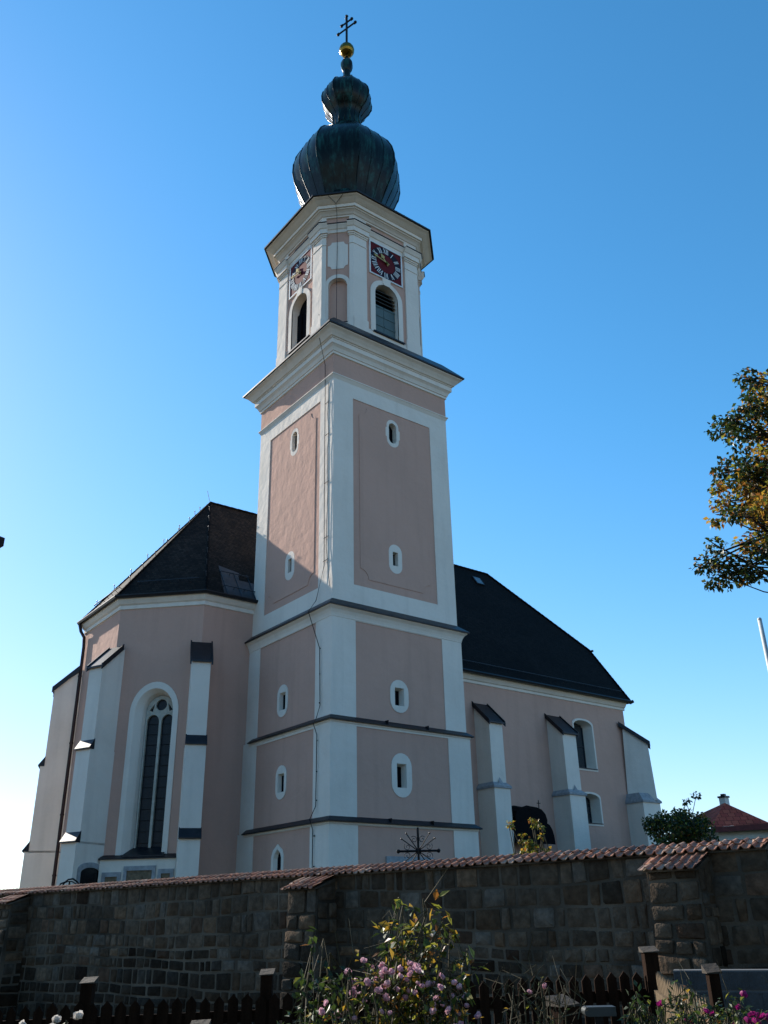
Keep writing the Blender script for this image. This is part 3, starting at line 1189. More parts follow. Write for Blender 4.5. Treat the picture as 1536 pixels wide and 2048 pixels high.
# tracery: two lancets, a circle, mullion
tr = MB()
c0 = 2.07
hole_l = arch(1.50, 2.02, 4.3, 9.30, 0.30, 10)
hole_r = arch(2.12, 2.64, 4.3, 9.30, 0.30, 10)
hole_c = circ(c0, 10.0, 0.235, 20)
tri_l = [(1.56, 9.78), (1.72, 9.72), (1.78, 10.05)]
tri_r = [(2.42, 9.72), (2.58, 9.78), (2.36, 10.05)]
sheet(tr, FD, W3, [hole_l, hole_r, hole_c, tri_l, tri_r], -0.42)
for h in (hole_l, hole_r, hole_c, tri_l, tri_r):
    band(tr, FD, h, -0.42, -0.54)
tr.build('tracery', TRACERY, cw)
for k in range(12):
    z = 4.6 + k * 0.42
    for x0, x1 in ((1.50, 2.02), (2.12, 2.64)):
        lb = MB()
        lb.tube([FD.p(x0, z, -0.51), FD.p(x1, z, -0.51)], 0.007, 4)
        lb.build('saddle_bar', IRON, cw)
sb = MB()
sb.hexa([FD.p(1.25, 4.05, 0.28), FD.p(2.95, 4.05, 0.28), FD.p(2.72, 4.40, -0.5), FD.p(1.40, 4.40, -0.5),
         FD.p(1.25, 4.10, 0.28), FD.p(2.95, 4.10, 0.28), FD.p(2.72, 4.46, -0.5), FD.p(1.40, 4.46, -0.5)])
sb.build('sill', SHEET, cw)
# white plinth under it with a dark metal weathering
mb = MB()
plate(mb, FD, rect(0.40, 0, 3.42, 3.98), 0, 0.22)
pl_ = mb.build('plinth', WHITE, church)
mb = MB()
mb.hexa([FD.p(0.36, 3.98, 0.30), FD.p(3.45, 3.98, 0.30), FD.p(3.45, 3.98, 0.0), FD.p(0.36, 3.98, 0.0),
         FD.p(0.36, 4.02, 0.30), FD.p(3.45, 4.02, 0.30), FD.p(3.45, 4.16, 0.0), FD.p(0.36, 4.16, 0.0)])
mb.build('plinth_capping', SHEET, pl_)
# three relief plaques set into the plinth
PLA = [(0.55, 1.30, 3.53, 2.2, 'brown relief plaque in grey frame, small, beside the arched tablet'),
       (1.40, 2.66, 3.73, 2.0, 'largest and middle relief plaque in grey frame under the choir window'),
       (2.76, 3.38, 3.60, 2.2, 'brown relief plaque in grey frame beside the white buttress')]
for s0, s1, zt, zb, lab in PLA:
    mb = MB()
    plate(mb, FD, rect(s0, zb, s1, zt), 0.22, 0.27, [rect(s0 + 0.13, zb + 0.13, s1 - 0.13, zt - 0.16)])
    o = mb.build('memorial_plaque', STONEGREY, church)
    o['label'] = lab
    mb = MB()
    sheet(mb, FD, rect(s0 + 0.13, zb + 0.13, s1 - 0.13, zt - 0.16), [], 0.225)
    cx = (s0 + s1) / 2
    w_ = (s1 - s0) * 0.2
    plate(mb, FD, circ(cx, zt - 0.42, w_ * 0.5, 10), 0.225, 0.25)
    plate(mb, FD, [(cx - w_, zb + 0.3), (cx + w_, zb + 0.3), (cx + w_ * 0.6, zt - 0.5), (cx - w_ * 0.6, zt - 0.5)], 0.225, 0.245)
    mb.build('relief', PLAQUE, o)

# ---------------------------------------------------------------- buttresses
def roofcap(mb, fr, hw, z_wall, z_front, depth, over=0.10, th=0.09):
    """dark lean-to cap, with raised side edges"""
    dz = (z_wall - z_front) / depth
    pts = lambda s0, s1, h: [fr.p(s0, z_front - dz * over + h, depth + over), fr.p(s1, z_front - dz * over + h, depth + over), fr.p(s1, z_wall + h, 0.0), fr.p(s0, z_wall + h, 0.0)]
    mb.hexa(pts(-hw - over * .6, hw + over * .6, 0.015) + pts(-hw - over * .6, hw + over * .6, th))
    for s in (-hw - over * .6, hw + over * .6):
        mb.hexa(pts(s - 0.03, s + 0.03, -0.10) + pts(s - 0.03, s + 0.03, th + 0.07))


def buttress_a(corner, dirn, hw=0.37):
    """three stepped stages as on the choir"""
    fr = Fr(corner, dirn)
    mb = MB()
    stages = [(0.97, 7.98, 12.35, 11.42), (1.20, 4.75, 8.05, 7.95), (1.32, 0.0, 4.52, 4.45)]
    # upper stage with sloping top
    d, zb, zw, zf = stages[0]
    mb.hexa([fr.p(-hw, zb, d), fr.p(hw, zb, d), fr.p(hw, zb, -0.35), fr.p(-hw, zb, -0.35), fr.p(-hw, zf, d), fr.p(hw, zf, d), fr.p(hw, zw, -0.35 + 0.2), fr.p(-hw, zw, -0.35 + 0.2)])
    for d, z0, z1 in ((1.12, 4.52, 8.06), (1.26, 0.0, 4.60)):
        mb.hexa([fr.p(-hw - 0.02, z0, d), fr.p(hw + 0.02, z0, d), fr.p(hw + 0.02, z0, -0.35), fr.p(-hw - 0.02, z0, -0.35),
                 fr.p(-hw - 0.02, z1, d), fr.p(hw + 0.02, z1, d), fr.p(hw + 0.02, z1, -0.35), fr.p(-hw - 0.02, z1, -0.35)])
    o = mb.build('buttress', WHITE, church)
    cb = MB()
    roofcap(cb, fr, hw, 12.38, 11.43, 0.97)
    cb.build('cap', SHEET, o)
    for zt, d in ((8.45, 0.97), (4.98, 1.12)):
        cb = MB()
        cb.hexa([fr.p(-hw - 0.05, zt - 0.42, d + 0.24), fr.p(hw + 0.05, zt - 0.42, d + 0.24), fr.p(hw + 0.05, zt - 0.42, d - 0.02), fr.p(-hw - 0.05, zt - 0.42, d - 0.02),
                 fr.p(-hw - 0.05, zt - 0.37, d + 0.24), fr.p(hw + 0.05, zt - 0.37, d + 0.24), fr.p(hw + 0.05, zt, d - 0.02), fr.p(-hw - 0.05, zt, d - 0.02)])
        cb.build('weathering', SHEET, o)
    return o


buttress_a((-2.39, 6.25), (-0.383, -0.924))
bE = buttress_a((-5.05, 8.91), (-0.924, -0.383))
buttress_a((-5.05, 13.17), (-0.924, 0.383))
buttress_a((-2.39, 15.83), (-0.383, 0.924))
# black arched tablet in grey frame on the side of the east buttress
fb = Fr((-5.05, 8.91), (0.383, -0.924))
fb.O = fb.O + fb.n * 0.39
so = arch(-1.05, 0.16, 1.8, 3.62, 0.26)
si = arch(-0.92, 0.03, 1.8, 3.50, 0.2)
mb = MB()
plate(mb, fb, so, 0, 0.06, [si])
o = mb.build('memorial_tablet', STONEGREY, church)
mb = MB()
sheet(mb, fb, si, [], 0.02)
for k in range(5):
    plate(mb, fb, rect(-0.75, 2.3 + k * 0.2, -0.15, 2.34 + k * 0.2), 0.02, 0.024)
mb.build('tablet_stone', BLACKSTONE, o)

# ---------------------------------------------------------------- nave
NY0, NY1, NX1 = 5.3, 16.8, 24.05
NE = 12.95
FNv = Fr((0, NY0), (0, -1))
mb = MB()
w1 = arch(19.56, 21.06, 8.93, 11.22, 0.30)
w2 = arch(19.56, 21.0, 6.12, 7.36, 0.26)
sheet(mb, FNv, rect(6.3, 0, NX1, NE), [w1, w2], 0)
mb.poly((6.4, NY0, 0), (6.4, NY1, 0), (6.4, NY1, NE), (6.4, CY, 21.4), (6.4, NY0, NE))
mb.poly((NX1, NY0, 0), (NX1, NY1, 0), (NX1, NY1, NE), (NX1, 14.6, 16.4), (NX1, 7.5, 16.4), (NX1, NY0, NE))
mb.poly((6.3, NY1, 0), (NX1, NY1, 0), (NX1, NY1, NE), (6.3, NY1, NE))
mb.build('nave_wall', PINK, church)
# cornice
mb = MB()
run(mb, FNv, 6.3, NX1 + 0.1, [(0.0, 12.48), (0.05, 12.50), (0.05, 12.62), (0.12, 12.66), (0.22, 12.82), (0.26, 12.88), (0.26, 12.98), (0.0, 12.98)])
mb.build('nave_cornice', WHITE, church)
# roof with half hip at the west end
ez, ey, rz = 12.98, 4.90, 21.78
sgy = (rz - ez) / (CY - ey)
xv, xr = 24.35, 19.5
hz = 16.62
hy = ey + (hz - ez) / sgy
mb = MB()
ny = 2 * CY - ey
mb.poly((6.2, ey, ez), (xv, ey, ez), (xv, hy, hz), (xr, CY, rz), (6.2, CY, rz))
mb.poly((xv, hy, hz), (xv, 2 * CY - hy, hz), (xr, CY, rz))
mb.poly((6.2, ny, ez), (6.2, CY, rz), (xr, CY, rz), (xv, 2 * CY - hy, hz), (xv, ny, ez))
mb.poly((6.2, ey, ez), (6.2, CY, rz), (6.2, ny, ez))
nroof = mb.build('nave_roof', NAVEROOF, church, uvs=uvroof)
mb = MB()
mb.tube([(6.3, ey - 0.05, ez - 0.02), (xv + 0.1, ey - 0.05, ez - 0.02)], 0.085, 6)
mb.tube([(xv, ey - 0.02, ez - 0.05), (xv + 0.12, ey - 0.1, ez + 0.02)], 0.1, 6)
mb.box(xv - 0.2, ey, ez - 0.10, xv + 0.03, ey + 0.3, ez - 0.005)
mb.hexa([(xv - 0.12, ey, ez - 0.16), (xv + 0.04, ey, ez - 0.16), (xv + 0.04, hy, hz - 0.16), (xv - 0.12, hy, hz - 0.16),
         (xv - 0.12, ey, ez - 0.01), (xv + 0.04, ey, ez - 0.01), (xv + 0.04, hy, hz - 0.01), (xv - 0.12, hy, hz - 0.01)])
mb.tube([(xv + 0.08, hy - 0.2, hz - 0.02), (xv + 0.08, 2 * CY - hy + 0.2, hz - 0.02)], 0.075, 6)
mb.build('gutter', SHEET, nroof)
mb = MB()
for a, b, n in (((6.2, CY, rz + 0.02), (xr, CY, rz + 0.02), 40), ((xr, CY, rz + 0.02), (xv, hy, hz + 0.02), 24), ((xv, hy, hz), (xv, ey, ez), 16)):
    a, b = Vector(a), Vector(b)
    for k in range(n):
        mb.tube([a.lerp(b, k / n), a.lerp(b, (k + 1.06) / n)], 0.085, 6, r1=0.07)
mb.build('ridge_tiles', NAVEROOF, nroof)
sln = Vector((0, CY - ey, rz - ez)).normalized()
nrn = Vector((0, -sln.z, sln.y))
onn = lambda x, t, h=0.03: Vector((x, ey, ez)) + sln * t + nrn * h
mb = MB()
mb.tube([onn(6.5, 0.62, 0.15), onn(23.9, 0.62, 0.15)], 0.025, 5)
for k in range(24):
    mb.tube([onn(6.8 + k * 0.73, 0.62, 0), onn(6.8 + k * 0.73, 0.62, 0.15)], 0.013, 4)
mb.build('snow_guard', BLUEMETAL, nroof)
t0, t1 = (20.46 - ez) / sln.z, (21.06 - ez) / sln.z
mb = MB()
mb.hexa([onn(17.65, t0, 0.0), onn(18.3, t0, 0.0), onn(18.3, t1, 0.0), onn(17.65, t1, 0.0), onn(17.65, t0, 0.09), onn(18.3, t0, 0.09), onn(18.3, t1, 0.09), onn(17.65, t1, 0.09)])
sk = mb.build('skylight', SHEET, nroof)
mb = MB()
mb.poly(onn(17.72, t0 + .07, 0.095), onn(18.23, t0 + .07, 0.095), onn(18.23, t1 - .07, 0.095), onn(17.72, t1 - .07, 0.095))
mb.build('pane', mat('skylight_glass', (0.10, 0.13, 0.15), 0.08, 0.2, 4, spec=1.0), sk)


def nave_window(hole, depth, bars):
    s0, s1 = min(p[0] for p in hole), max(p[0] for p in hole)
    z0, z1 = min(p[1] for p in hole), max(p[1] for p in hole)
    mb = MB()
    outer = [(a + (0.10 if a > (s0 + s1) / 2 else -0.10), b + (0.09 if b > z0 + 0.1 else -0.12)) for a, b in hole]
    plate(mb, FNv, outer, 0, 0.035, [hole])
    inner = shrink(hole, 0.86, 0.94)
    band(mb, FNv, hole, 0.035, -depth, 0, inner)
    o = mb.build('nave_window', WHITE, church)
    pb = MB()
    sheet(pb, FNv, inner, [], -depth)
    pb.build('pane', CLEARGLASS, o)
    gb = MB()
    i0, i1 = min(p[0] for p in inner), max(p[0] for p in inner)
    j0, j1 = min(p[1] for p in inner), max(p[1] for p in inner)
    nx, nz = bars
    for k in range(nx + 1):
        x = i0 + (i1 - i0) * k / nx
        gb.box(FNv.p(x, 0).x - 0.03, NY0 + depth - 0.05, j0, FNv.p(x, 0).x + 0.03, NY0 + depth - 0.004, j1 - 0.12)
    for k in range(nz + 1):
        z = j0 + (j1 - j0 - 0.12) * k / nz
        gb.box(i0, NY0 + depth - 0.045, z - 0.03, i1, NY0 + depth - 0.006, z + 0.03)
    gb.build('frame', mat('dark_window_frame', (0.03, 0.03, 0.035), 0.5, 0.2, 5), o)
    sb = MB()
    plate(sb, FNv, rect(s0 - 0.02, z0 - 0.035, s1 + 0.04, z0 + 0.015), -depth + 0.05, 0.07)
    sb.build('sill', SHEET, o)


nave_window(w1, 0.62, (2, 2))
nave_window(w2, 0.62, (4, 5))


def buttress_b(x0, x1):
    """nave buttress: dark lean-to cap, grey offset moulding, wider foot"""
    fr = Fr(((x0 + x1) / 2, NY0), (0, -1))
    hw = (x1 - x0) / 2
    mb = MB()
    d = 1.02
    mb.hexa([fr.p(-hw, 7.4, d), fr.p(hw, 7.4, d), fr.p(hw, 7.4, -0.05), fr.p(-hw, 7.4, -0.05), fr.p(-hw, 10.45, d), fr.p(hw, 10.45, d), fr.p(hw, 11.40, -0.02), fr.p(-hw, 11.40, -0.02)])
    h2, d2 = hw + 0.08, d + 0.14
    mb.hexa([fr.p(-h2, 3.2, d2), fr.p(h2, 3.2, d2), fr.p(h2, 3.2, -0.05), fr.p(-h2, 3.2, -0.05), fr.p(-h2, 7.32, d2), fr.p(h2, 7.32, d2), fr.p(h2, 7.32, -0.05), fr.p(-h2, 7.32, -0.05)])
    h3, d3 = hw + 0.16, d + 0.26
    mb.hexa([fr.p(-h3, 0, d3), fr.p(h3, 0, d3), fr.p(h3, 0, -0.05), fr.p(-h3, 0, -0.05), fr.p(-h3, 3.3, d3), fr.p(h3, 3.3, d3), fr.p(h3, 3.3, -0.05), fr.p(-h3, 3.3, -0.05)])
    o = mb.build('buttress', WHITE, church)
    cb = MB()
    roofcap(cb, fr, hw, 11.42, 10.46, d, 0.14)
    cb.build('cap', SHEET, o)
    mo = MB()
    for z, hh, dd in ((7.28, h2, d2), (3.26, h3, d3)):
        mo.hexa([fr.p(-hh - .07, z, dd + .07), fr.p(hh + .07, z, dd + .07), fr.p(hh + .07, z, -0.03), fr.p(-hh - .07, z, -0.03), fr.p(-hh - .07, z + .1, dd + .07), fr.p(hh + .07, z + .1, dd + .07), fr.p(hh + .07, z + .1, -0.03), fr.p(-hh - .07, z + .1, -0.03)])
        mo.hexa([fr.p(-hh - .07, z + .1, dd + .07), fr.p(hh + .07, z + .1, dd + .07), fr.p(hh + .07, z + .1, -0.03), fr.p(-hh - .07, z + .1, -0.03), fr.p(-hw + .01, z + .3, d - .02), fr.p(hw - .01, z + .3, d - .02), fr.p(hw - .01, z + .3, -0.03), fr.p(-hw + .01, z + .3, -0.03)])
        # small triangular gablet on the front
        a, b, c_ = fr.p(-0.22, z + .12, dd - .02), fr.p(0.22, z + .12, dd - .02), fr.p(0, z + .52, d + 0.005)
        mo.poly(a, b, c_)
        mo.poly(b, fr.p(0.0, z + .12, d - .05), c_)
        mo.poly(a, fr.p(0.0, z + .12, d - .05), c_)
    mo.build('offset_moulding', STONEGREY, o)
    return o


buttress_b(12.18, 13.06)
buttress_b(17.43, 18.45)
# diagonal buttress on the south-west corner with a squarer foot
fr = Fr((NX1 - 0.25, NY0 + 0.25), (0.60, -0.80))
mb = MB()
hw = 0.5
mb.hexa([fr.p(-hw, 7.4, 1.55), fr.p(hw, 7.4, 1.55), fr.p(hw, 7.4, 0), fr.p(-hw, 7.4, 0), fr.p(-hw, 10.5, 1.45), fr.p(hw, 10.5, 1.45), fr.p(hw, 11.55, 0.2), fr.p(-hw, 11.55, 0.2)])
fx = [(23.25, NY0), (23.25, 4.18), (24.75, 4.18), (24.9, NY0 + 0.2)]
mb.add([(x, y, 0) for x, y in fx] + [(x, y, 7.3) for x, y in fx], [(0, 1, 5, 4), (1, 2, 6, 5), (2, 3, 7, 6), (4, 5, 6, 7)])
o = mb.build('buttress', WHITE, church)
cb = MB()
roofcap(cb, fr, hw, 11.62, 10.5, 1.45, 0.14)
cb.build('cap', SHEET, o)
mo = MB()
P4 = [(23.18, NY0), (23.18, 4.10), (24.83, 4.10), (24.98, NY0 + 0.2)]
P5 = [(23.36, NY0), (23.36, 4.45), (24.35, 4.35), (24.6, NY0 + 0.2)]
mo.add([(x, y, 7.26) for x, y in P4] + [(x, y, 7.36) for x, y in P4] + [(x, y, 7.78) for x, y in P5],
       [(0, 1, 5, 4), (1, 2, 6, 5), (2, 3, 7, 6), (4, 5, 9, 8), (5, 6, 10, 9), (6, 7, 11, 10), (3, 2, 1, 0), (8, 9, 10, 11)])
mo.build('offset_moulding', STONEGREY, o)

# dark lobed canopy roof on the nave wall
CAN = [(13.2, 4.9), (13.22, 5.25), (13.34, 5.55), (13.56, 5.80), (13.74, 5.84), (13.72, 6.08), (13.84, 6.32), (14.08, 6.48), (14.38, 6.53), (14.62, 6.44), (14.72, 6.36), (14.90, 6.48), (15.25, 6.58),
       (15.58, 6.50), (15.84, 6.28), (15.93, 6.02), (15.90, 5.86), (16.08, 5.78), (16.24, 5.56), (16.33, 5.25), (16.36, 4.9)]
fc = Fr((0, 4.5), (0, -1))
mb = MB()
sheet(mb, fc, CAN, [], 0.0)
n = len(CAN)
back = [(a + 0.1, b + 0.18) for a, b in CAN]
vs = [fc.p(a, b, 0.0) for a, b in CAN] + [fc.p(a, b, -0.78) for a, b in back]
mb.add(vs, [(i, (i + 1) % n, n + (i + 1) % n, n + i) for i in range(n)])
o = mb.build('canopy_roof', mat('black_canopy_sheet', (0.004, 0.004, 0.005), 0.85, 0.3, 5, spec=0.1), church)
mb = MB()
mb.tube([(15.4, 4.5, 6.5), (15.4, 4.5, 6.92)], 0.022, 5)
mb.tube([(15.28, 4.5, 6.78), (15.52, 4.5, 6.78)], 0.02, 5)
mb.build('cross', IRON, o)
# doorway lintel in the tower foot
fr, fl = tower_frames(0.255)
mb = MB()
plate(mb, fr, rect(2.2, 1.0, 4.4, 3.74), -0.03, 0.05, [rect(2.42, 1.0, 4.18, 3.5)])
o = mb.build('door', STONEGREY, church)
mb = MB()
sheet(mb, fr, rect(2.42, 1.0, 4.18, 3.5), [], -0.02)
mb.build('door_leaf', DARK, o)

# ================================================================== CHURCHYARD WALL
WT = Vector((-0.25, 0.968, 0)).normalized()
WR0 = Vector((-3.7, -18.4, 0))
WLEN = 36.0
WN = Vector((-WT.y, WT.x, 0)) * -1
WN = Vector((-0.968, -0.25, 0)).normalized()
FW = Fr(WR0 + WT * WLEN, WN)
cwall = empty('churchyard_wall', FW.p(WLEN / 2, 0), 'long dark rubble stone wall with red tiled coping below the church', 'stone wall')
STONE = mat('rubble_stone', (0.92, 0.82, 0.745), 0.95, 0.45, 7.0, 1.0, 20, attr=True, spec=0.08, detail=12, lo=0.36, hi=0.68)
MORTAR = mat('old_mortar', (0.135, 0.108, 0.082), 0.98, 0.7, 0.8, 0.8, 30, spec=0.1)
rs = random.Random(5)


def stone_colour():
    k = rs.random()
    b = rs.uniform(0.055, 0.135)
    if k < 0.62:
        c = (b * 1.20, b * 0.98, b * 0.76)
    elif k < 0.8:
        c = (b * 1.35, b * 0.98, b * 0.68)
    elif k < 0.87:
        c = (b * 1.05, b * 0.72, b * 0.52)
    else:
        b = rs.uniform(0.13, 0.17)
        c = (b, b * 0.93, b * 0.82)
    return c


def masonry(mb, fr, s0, s1, z0, z1, d, hmin=0.20, hmax=0.40, wmin=0.17, wmax=0.62, batter=0.0):
    """courses of irregular rock-faced blocks; every block has its own face and tint"""
    z = z0
    row = 0
    ph = rs.uniform(0, 6)
    wav = lambda s, z: 0.045 * math.sin(s * .55 + z * 1.3 + ph) * min(1, max(0, (z1 - z) / .3)) + 0.02 * math.sin(s * 1.9 + z * 4 + ph)* min(1, max(0, (z1 - z) / .3))
    while z < z1 - 0.05:
        h = min(rs.uniform(hmin, hmax), z1 - z)
        if z1 - (z + h) < 0.14:
            h = z1 - z
        s = s0
        while s < s1 - 0.02:
            wd = rs.uniform(wmin, wmax)
            if s1 - (s + wd) < 0.2:
                wd = s1 - s
            gp = rs.uniform(0.004, 0.018)
            j = lambda: rs.uniform(-0.034, 0.034)
            cs = [(s + gp + abs(j()), z + gp + abs(j()) * .7), (s + wd - gp - abs(j()), z + gp + abs(j()) * .7), (s + wd - gp - abs(j()), z + h - gp - abs(j()) * .7), (s + gp + abs(j()), z + h - gp - abs(j()) * .7)]
            cs = [(x, y + wav(x, y)) for x, y in cs]
            # chamfer the corners to an irregular octagon
            oc_ = []
            for k in range(4):
                p, q = Vector(cs[k]), Vector(cs[(k + 1) % 4])
                t = rs.uniform(0.02, 0.10)
                oc_ += [tuple(p.lerp(q, t)), tuple(p.lerp(q, 1 - rs.uniform(0.02, 0.10)))]
            bd = d + batter * (z1 - z)
            pr = rs.uniform(0.006, 0.030)
            cx, cz = s + wd / 2, z + h / 2 + wav(s + wd / 2, z + h / 2)
            n = 8
            a = [fr.p(x, y, bd - 0.03) for x, y in oc_]
            b = [fr.p(x + (cx - x) * .03, y + (cz - y) * .03, bd + pr * .5) for x, y in oc_]
            c = [fr.p(x + (cx - x) * .22 + j() * .4, y + (cz - y) * .22 + j() * .4, bd + pr + abs(j()) * .3) for x, y in oc_]
            edge = 0.75 + 0.32 * math.sin(s * .8 + ph) + 0.22 * math.sin(s * 2.3 + 1.7 * ph)     # ragged upper limit of the darker lower zone
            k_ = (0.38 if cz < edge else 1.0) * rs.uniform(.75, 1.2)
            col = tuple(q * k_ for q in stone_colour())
            mb.add(a + b + c + [fr.p(cx + j(), cz + j(), bd + pr + abs(j()) * .5)],
                   [(i, (i + 1) % n, n + (i + 1) % n, n + i) for i in range(n)] + [(n + i, n + (i + 1) % n, 2 * n + (i + 1) % n, 2 * n + i) for i in range(n)] + [(2 * n + i, 2 * n + (i + 1) % n, 3 * n) for i in range(n)], 0, col)
            s += wd
        z += h


WD, WTOP = 0.30, 2.575
mb = MB()
mb.hexa([FW.p(0, -1.2, WD), FW.p(WLEN, -1.2, WD), FW.p(WLEN, -1.2, -WD), FW.p(0, -1.2, -WD), FW.p(0, WTOP, WD), FW.p(WLEN, WTOP, WD), FW.p(WLEN, WTOP, -WD), FW.p(0, WTOP, -WD)])
core = mb.build('mortar_core', MORTAR, cwall)
mb = MB()
masonry(mb, FW, 0, WLEN, -0.9, WTOP, WD)
FWE = Fr(FW.p(WLEN, 0, WD), FW.u)
masonry(mb, FWE, 0, 2 * WD, 0.0, WTOP, 0.0)
st = mb.build('stone_facing', STONE, cwall)
st.data.polygons.foreach_set('use_smooth', [True] * len(st.data.polygons))
st.data.set_sharp_from_angle(angle=R(38))

TILE = mat('clay_coping_tile', (1.0, 0.96, 0.92), 0.62, 0.45, 9.0, 0.5, 50, attr=True, spec=0.35, detail=8)


def tile_colour():
    k = rs.random()
    if k < 0.6:
        c = (0.47, 0.225, 0.135)
    elif k < 0.85:
        c = (0.34, 0.17, 0.11)
    else:
        c = (0.56, 0.37, 0.26)
    m = rs.uniform(0.6, 1.2)
    return tuple(x * m for x in c)


TPROF = [(0.0, 0.012), (0.16, 0.0), (0.50, 0.0), (0.66, 0.022), (0.82, 0.052), (0.93, 0.048)]


def tile_row(mb, fr, s0, s1, d0, z0, d1, z1, tw=0.185, th=0.018):
    """one course of pantiles as a rippled strip from its lower edge (d0,z0) to its upper edge (d1,z1)"""
    n = max(1, round((s1 - s0) / tw))
    tw = (s1 - s0) / n
    ln = math.hypot(d1 - d0, z1 - z0)
    nd, nz = -(z1 - z0) / ln * (1 if d1 > d0 else -1), abs(d1 - d0) / ln
    nd = (z1 - z0) / ln
    if d0 < d1:
        nd = -nd
    lo, up, un = [], [], []
    cols = []
    for k in range(n):
        jl, jh = rs.uniform(-0.02, 0.02), rs.uniform(-0.008, 0.010)
        c = tile_colour()
        for a, h in TPROF:
            s = s0 + (k + a) * tw
            hh = h + jh + th
            dd = d0 + (d0 - d1) / ln * jl
            zz = z0 + (z0 - z1) / ln * jl
            lo.append(fr.p(s, zz + nz * hh, dd + nd * hh))
            un.append(fr.p(s, zz + nz * (hh - th), dd + nd * (hh - th)))
            up.append(fr.p(s, z1 + nz * (h + th) * .6, d1 + nd * (h + th) * .6))
            cols.append(c)
    m = len(lo)
    b = len(mb.v)
    mb.v += lo + up + un
    for i in range(m - 1):
        mb.f += [[b + i, b + i + 1, b + m + i + 1, b + m + i], [b + 2 * m + i, b + 2 * m + i + 1, b + i + 1, b + i]]
        mb.m += [0, 0]
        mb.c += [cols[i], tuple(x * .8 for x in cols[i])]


mb = MB()
# street side: two courses, ridge course, churchyard side
tile_row(mb, FW, -0.05, WLEN + 0.06, 0.44, 2.575, 0.17, 2.672)
tile_row(mb, FW, -0.05, WLEN + 0.06, 0.22, 2.662, -0.02, 2.745)
tile_row(mb, FW, -0.05, WLEN + 0.06, -0.22, 2.662, 0.02, 2.745)
tile_row(mb, FW, -0.05, WLEN + 0.06, -0.44, 2.575, -0.17, 2.672)
mb.build('tile_coping', TILE, cwall)
mb = MB()
mb.hexa([FW.p(-.03, 2.552, 0.38), FW.p(WLEN + .03, 2.552, 0.38), FW.p(WLEN + .03, 2.552, -0.38), FW.p(-.03, 2.552, -0.38),
         FW.p(-.03, 2.578, 0.38), FW.p(WLEN + .03, 2.578, 0.38), FW.p(WLEN + .03, 2.578, -0.38), FW.p(-.03, 2.578, -0.38)])
mb.add([FW.p(WLEN + .03, 2.578, 0.38), FW.p(WLEN + .03, 2.578, -0.38), FW.p(WLEN + .03, 2.73, 0), FW.p(-.03, 2.578, 0.38), FW.p(-.03, 2.578, -0.38), FW.p(-.03, 2.73, 0)],
       [(0, 1, 2), (5, 4, 3), (0, 2, 5, 3), (1, 4, 5, 2)])
mb.build('coping_bed', MORTAR, cwall)


def pier(y, wd=0.86, pr=0.62):
    s = (Vector((0, y, 0)) - FW.O).dot(FW.u) if False else (FW.O.y - y) / (-FW.u.y)
    a, b = s - wd / 2, s + wd / 2
    d0 = WD - 0.02
    bt = 0.10
    fr = FW
    mb = MB()
    zt, zf = 2.54, 2.34
    for (x0, x1) in ((a, b),):
        mb.hexa([fr.p(x0 - .02, -.9, d0 + pr + .3 * .0 + .2), fr.p(x1 + .06, -.9, d0 + pr + .2), fr.p(x1 + .06, -.9, d0), fr.p(x0 - .02, -.9, d0),
                 fr.p(x0, zf - .02, d0 + pr - .02), fr.p(x1, zf - .02, d0 + pr - .02), fr.p(x1, zt, d0), fr.p(x0, zt, d0)])
    o = mb.build('pier', MORTAR, cwall)
    mb = MB()
    masonry(mb, fr, a, b, -0.8, zf - 0.02, d0 + pr - 0.02, wmin=0.3, wmax=0.6, batter=0.09)
    f2 = Fr(fr.p(b, 0, d0 + pr), fr.u)
    masonry(mb, f2, 0.0, pr, -0.8, zf, 0.0, wmin=0.3, wmax=0.5, batter=0.02)
    f3 = Fr(fr.p(a, 0, d0), -fr.u)
    masonry(mb, f3, 0.0, pr, -0.8, zf, 0.0, wmin=0.3, wmax=0.5)
    q = mb.build('stone_facing', STONE, o)
    q.data.polygons.foreach_set('use_smooth', [True] * len(q.data.polygons))
    q.data.set_sharp_from_angle(angle=R(38))
    mb = MB()
    tile_row(mb, fr, a - .08, b + .08, d0 + pr + .17, 2.295, d0 + pr - .14, 2.402)
    tile_row(mb, fr, a - .08, b + .08, d0 + pr - .10, 2.392, d0 + .10, 2.545)
    mb.build('tile_coping', TILE, o)
    mb = MB()
    mb.hexa([fr.p(a - .04, 2.27, d0 + pr + .11), fr.p(b + .04, 2.27, d0 + pr + .11), fr.p(b + .04, 2.45, d0), fr.p(a - .04, 2.45, d0),
             fr.p(a - .04, 2.30, d0 + pr + .11), fr.p(b + .04, 2.30, d0 + pr + .11), fr.p(b + .04, 2.535, d0), fr.p(a - .04, 2.535, d0)])
    mb.build('coping_bed', MORTAR, o)
    return s


pier(-17.05)
pier(-9.0)
pier(2.6)

# ---------------------------------------------------------------- iron grave crosses
def local_frame(x, y):
    """plane turned to the street"""
    return Fr((x, y), (-0.614, -0.789))


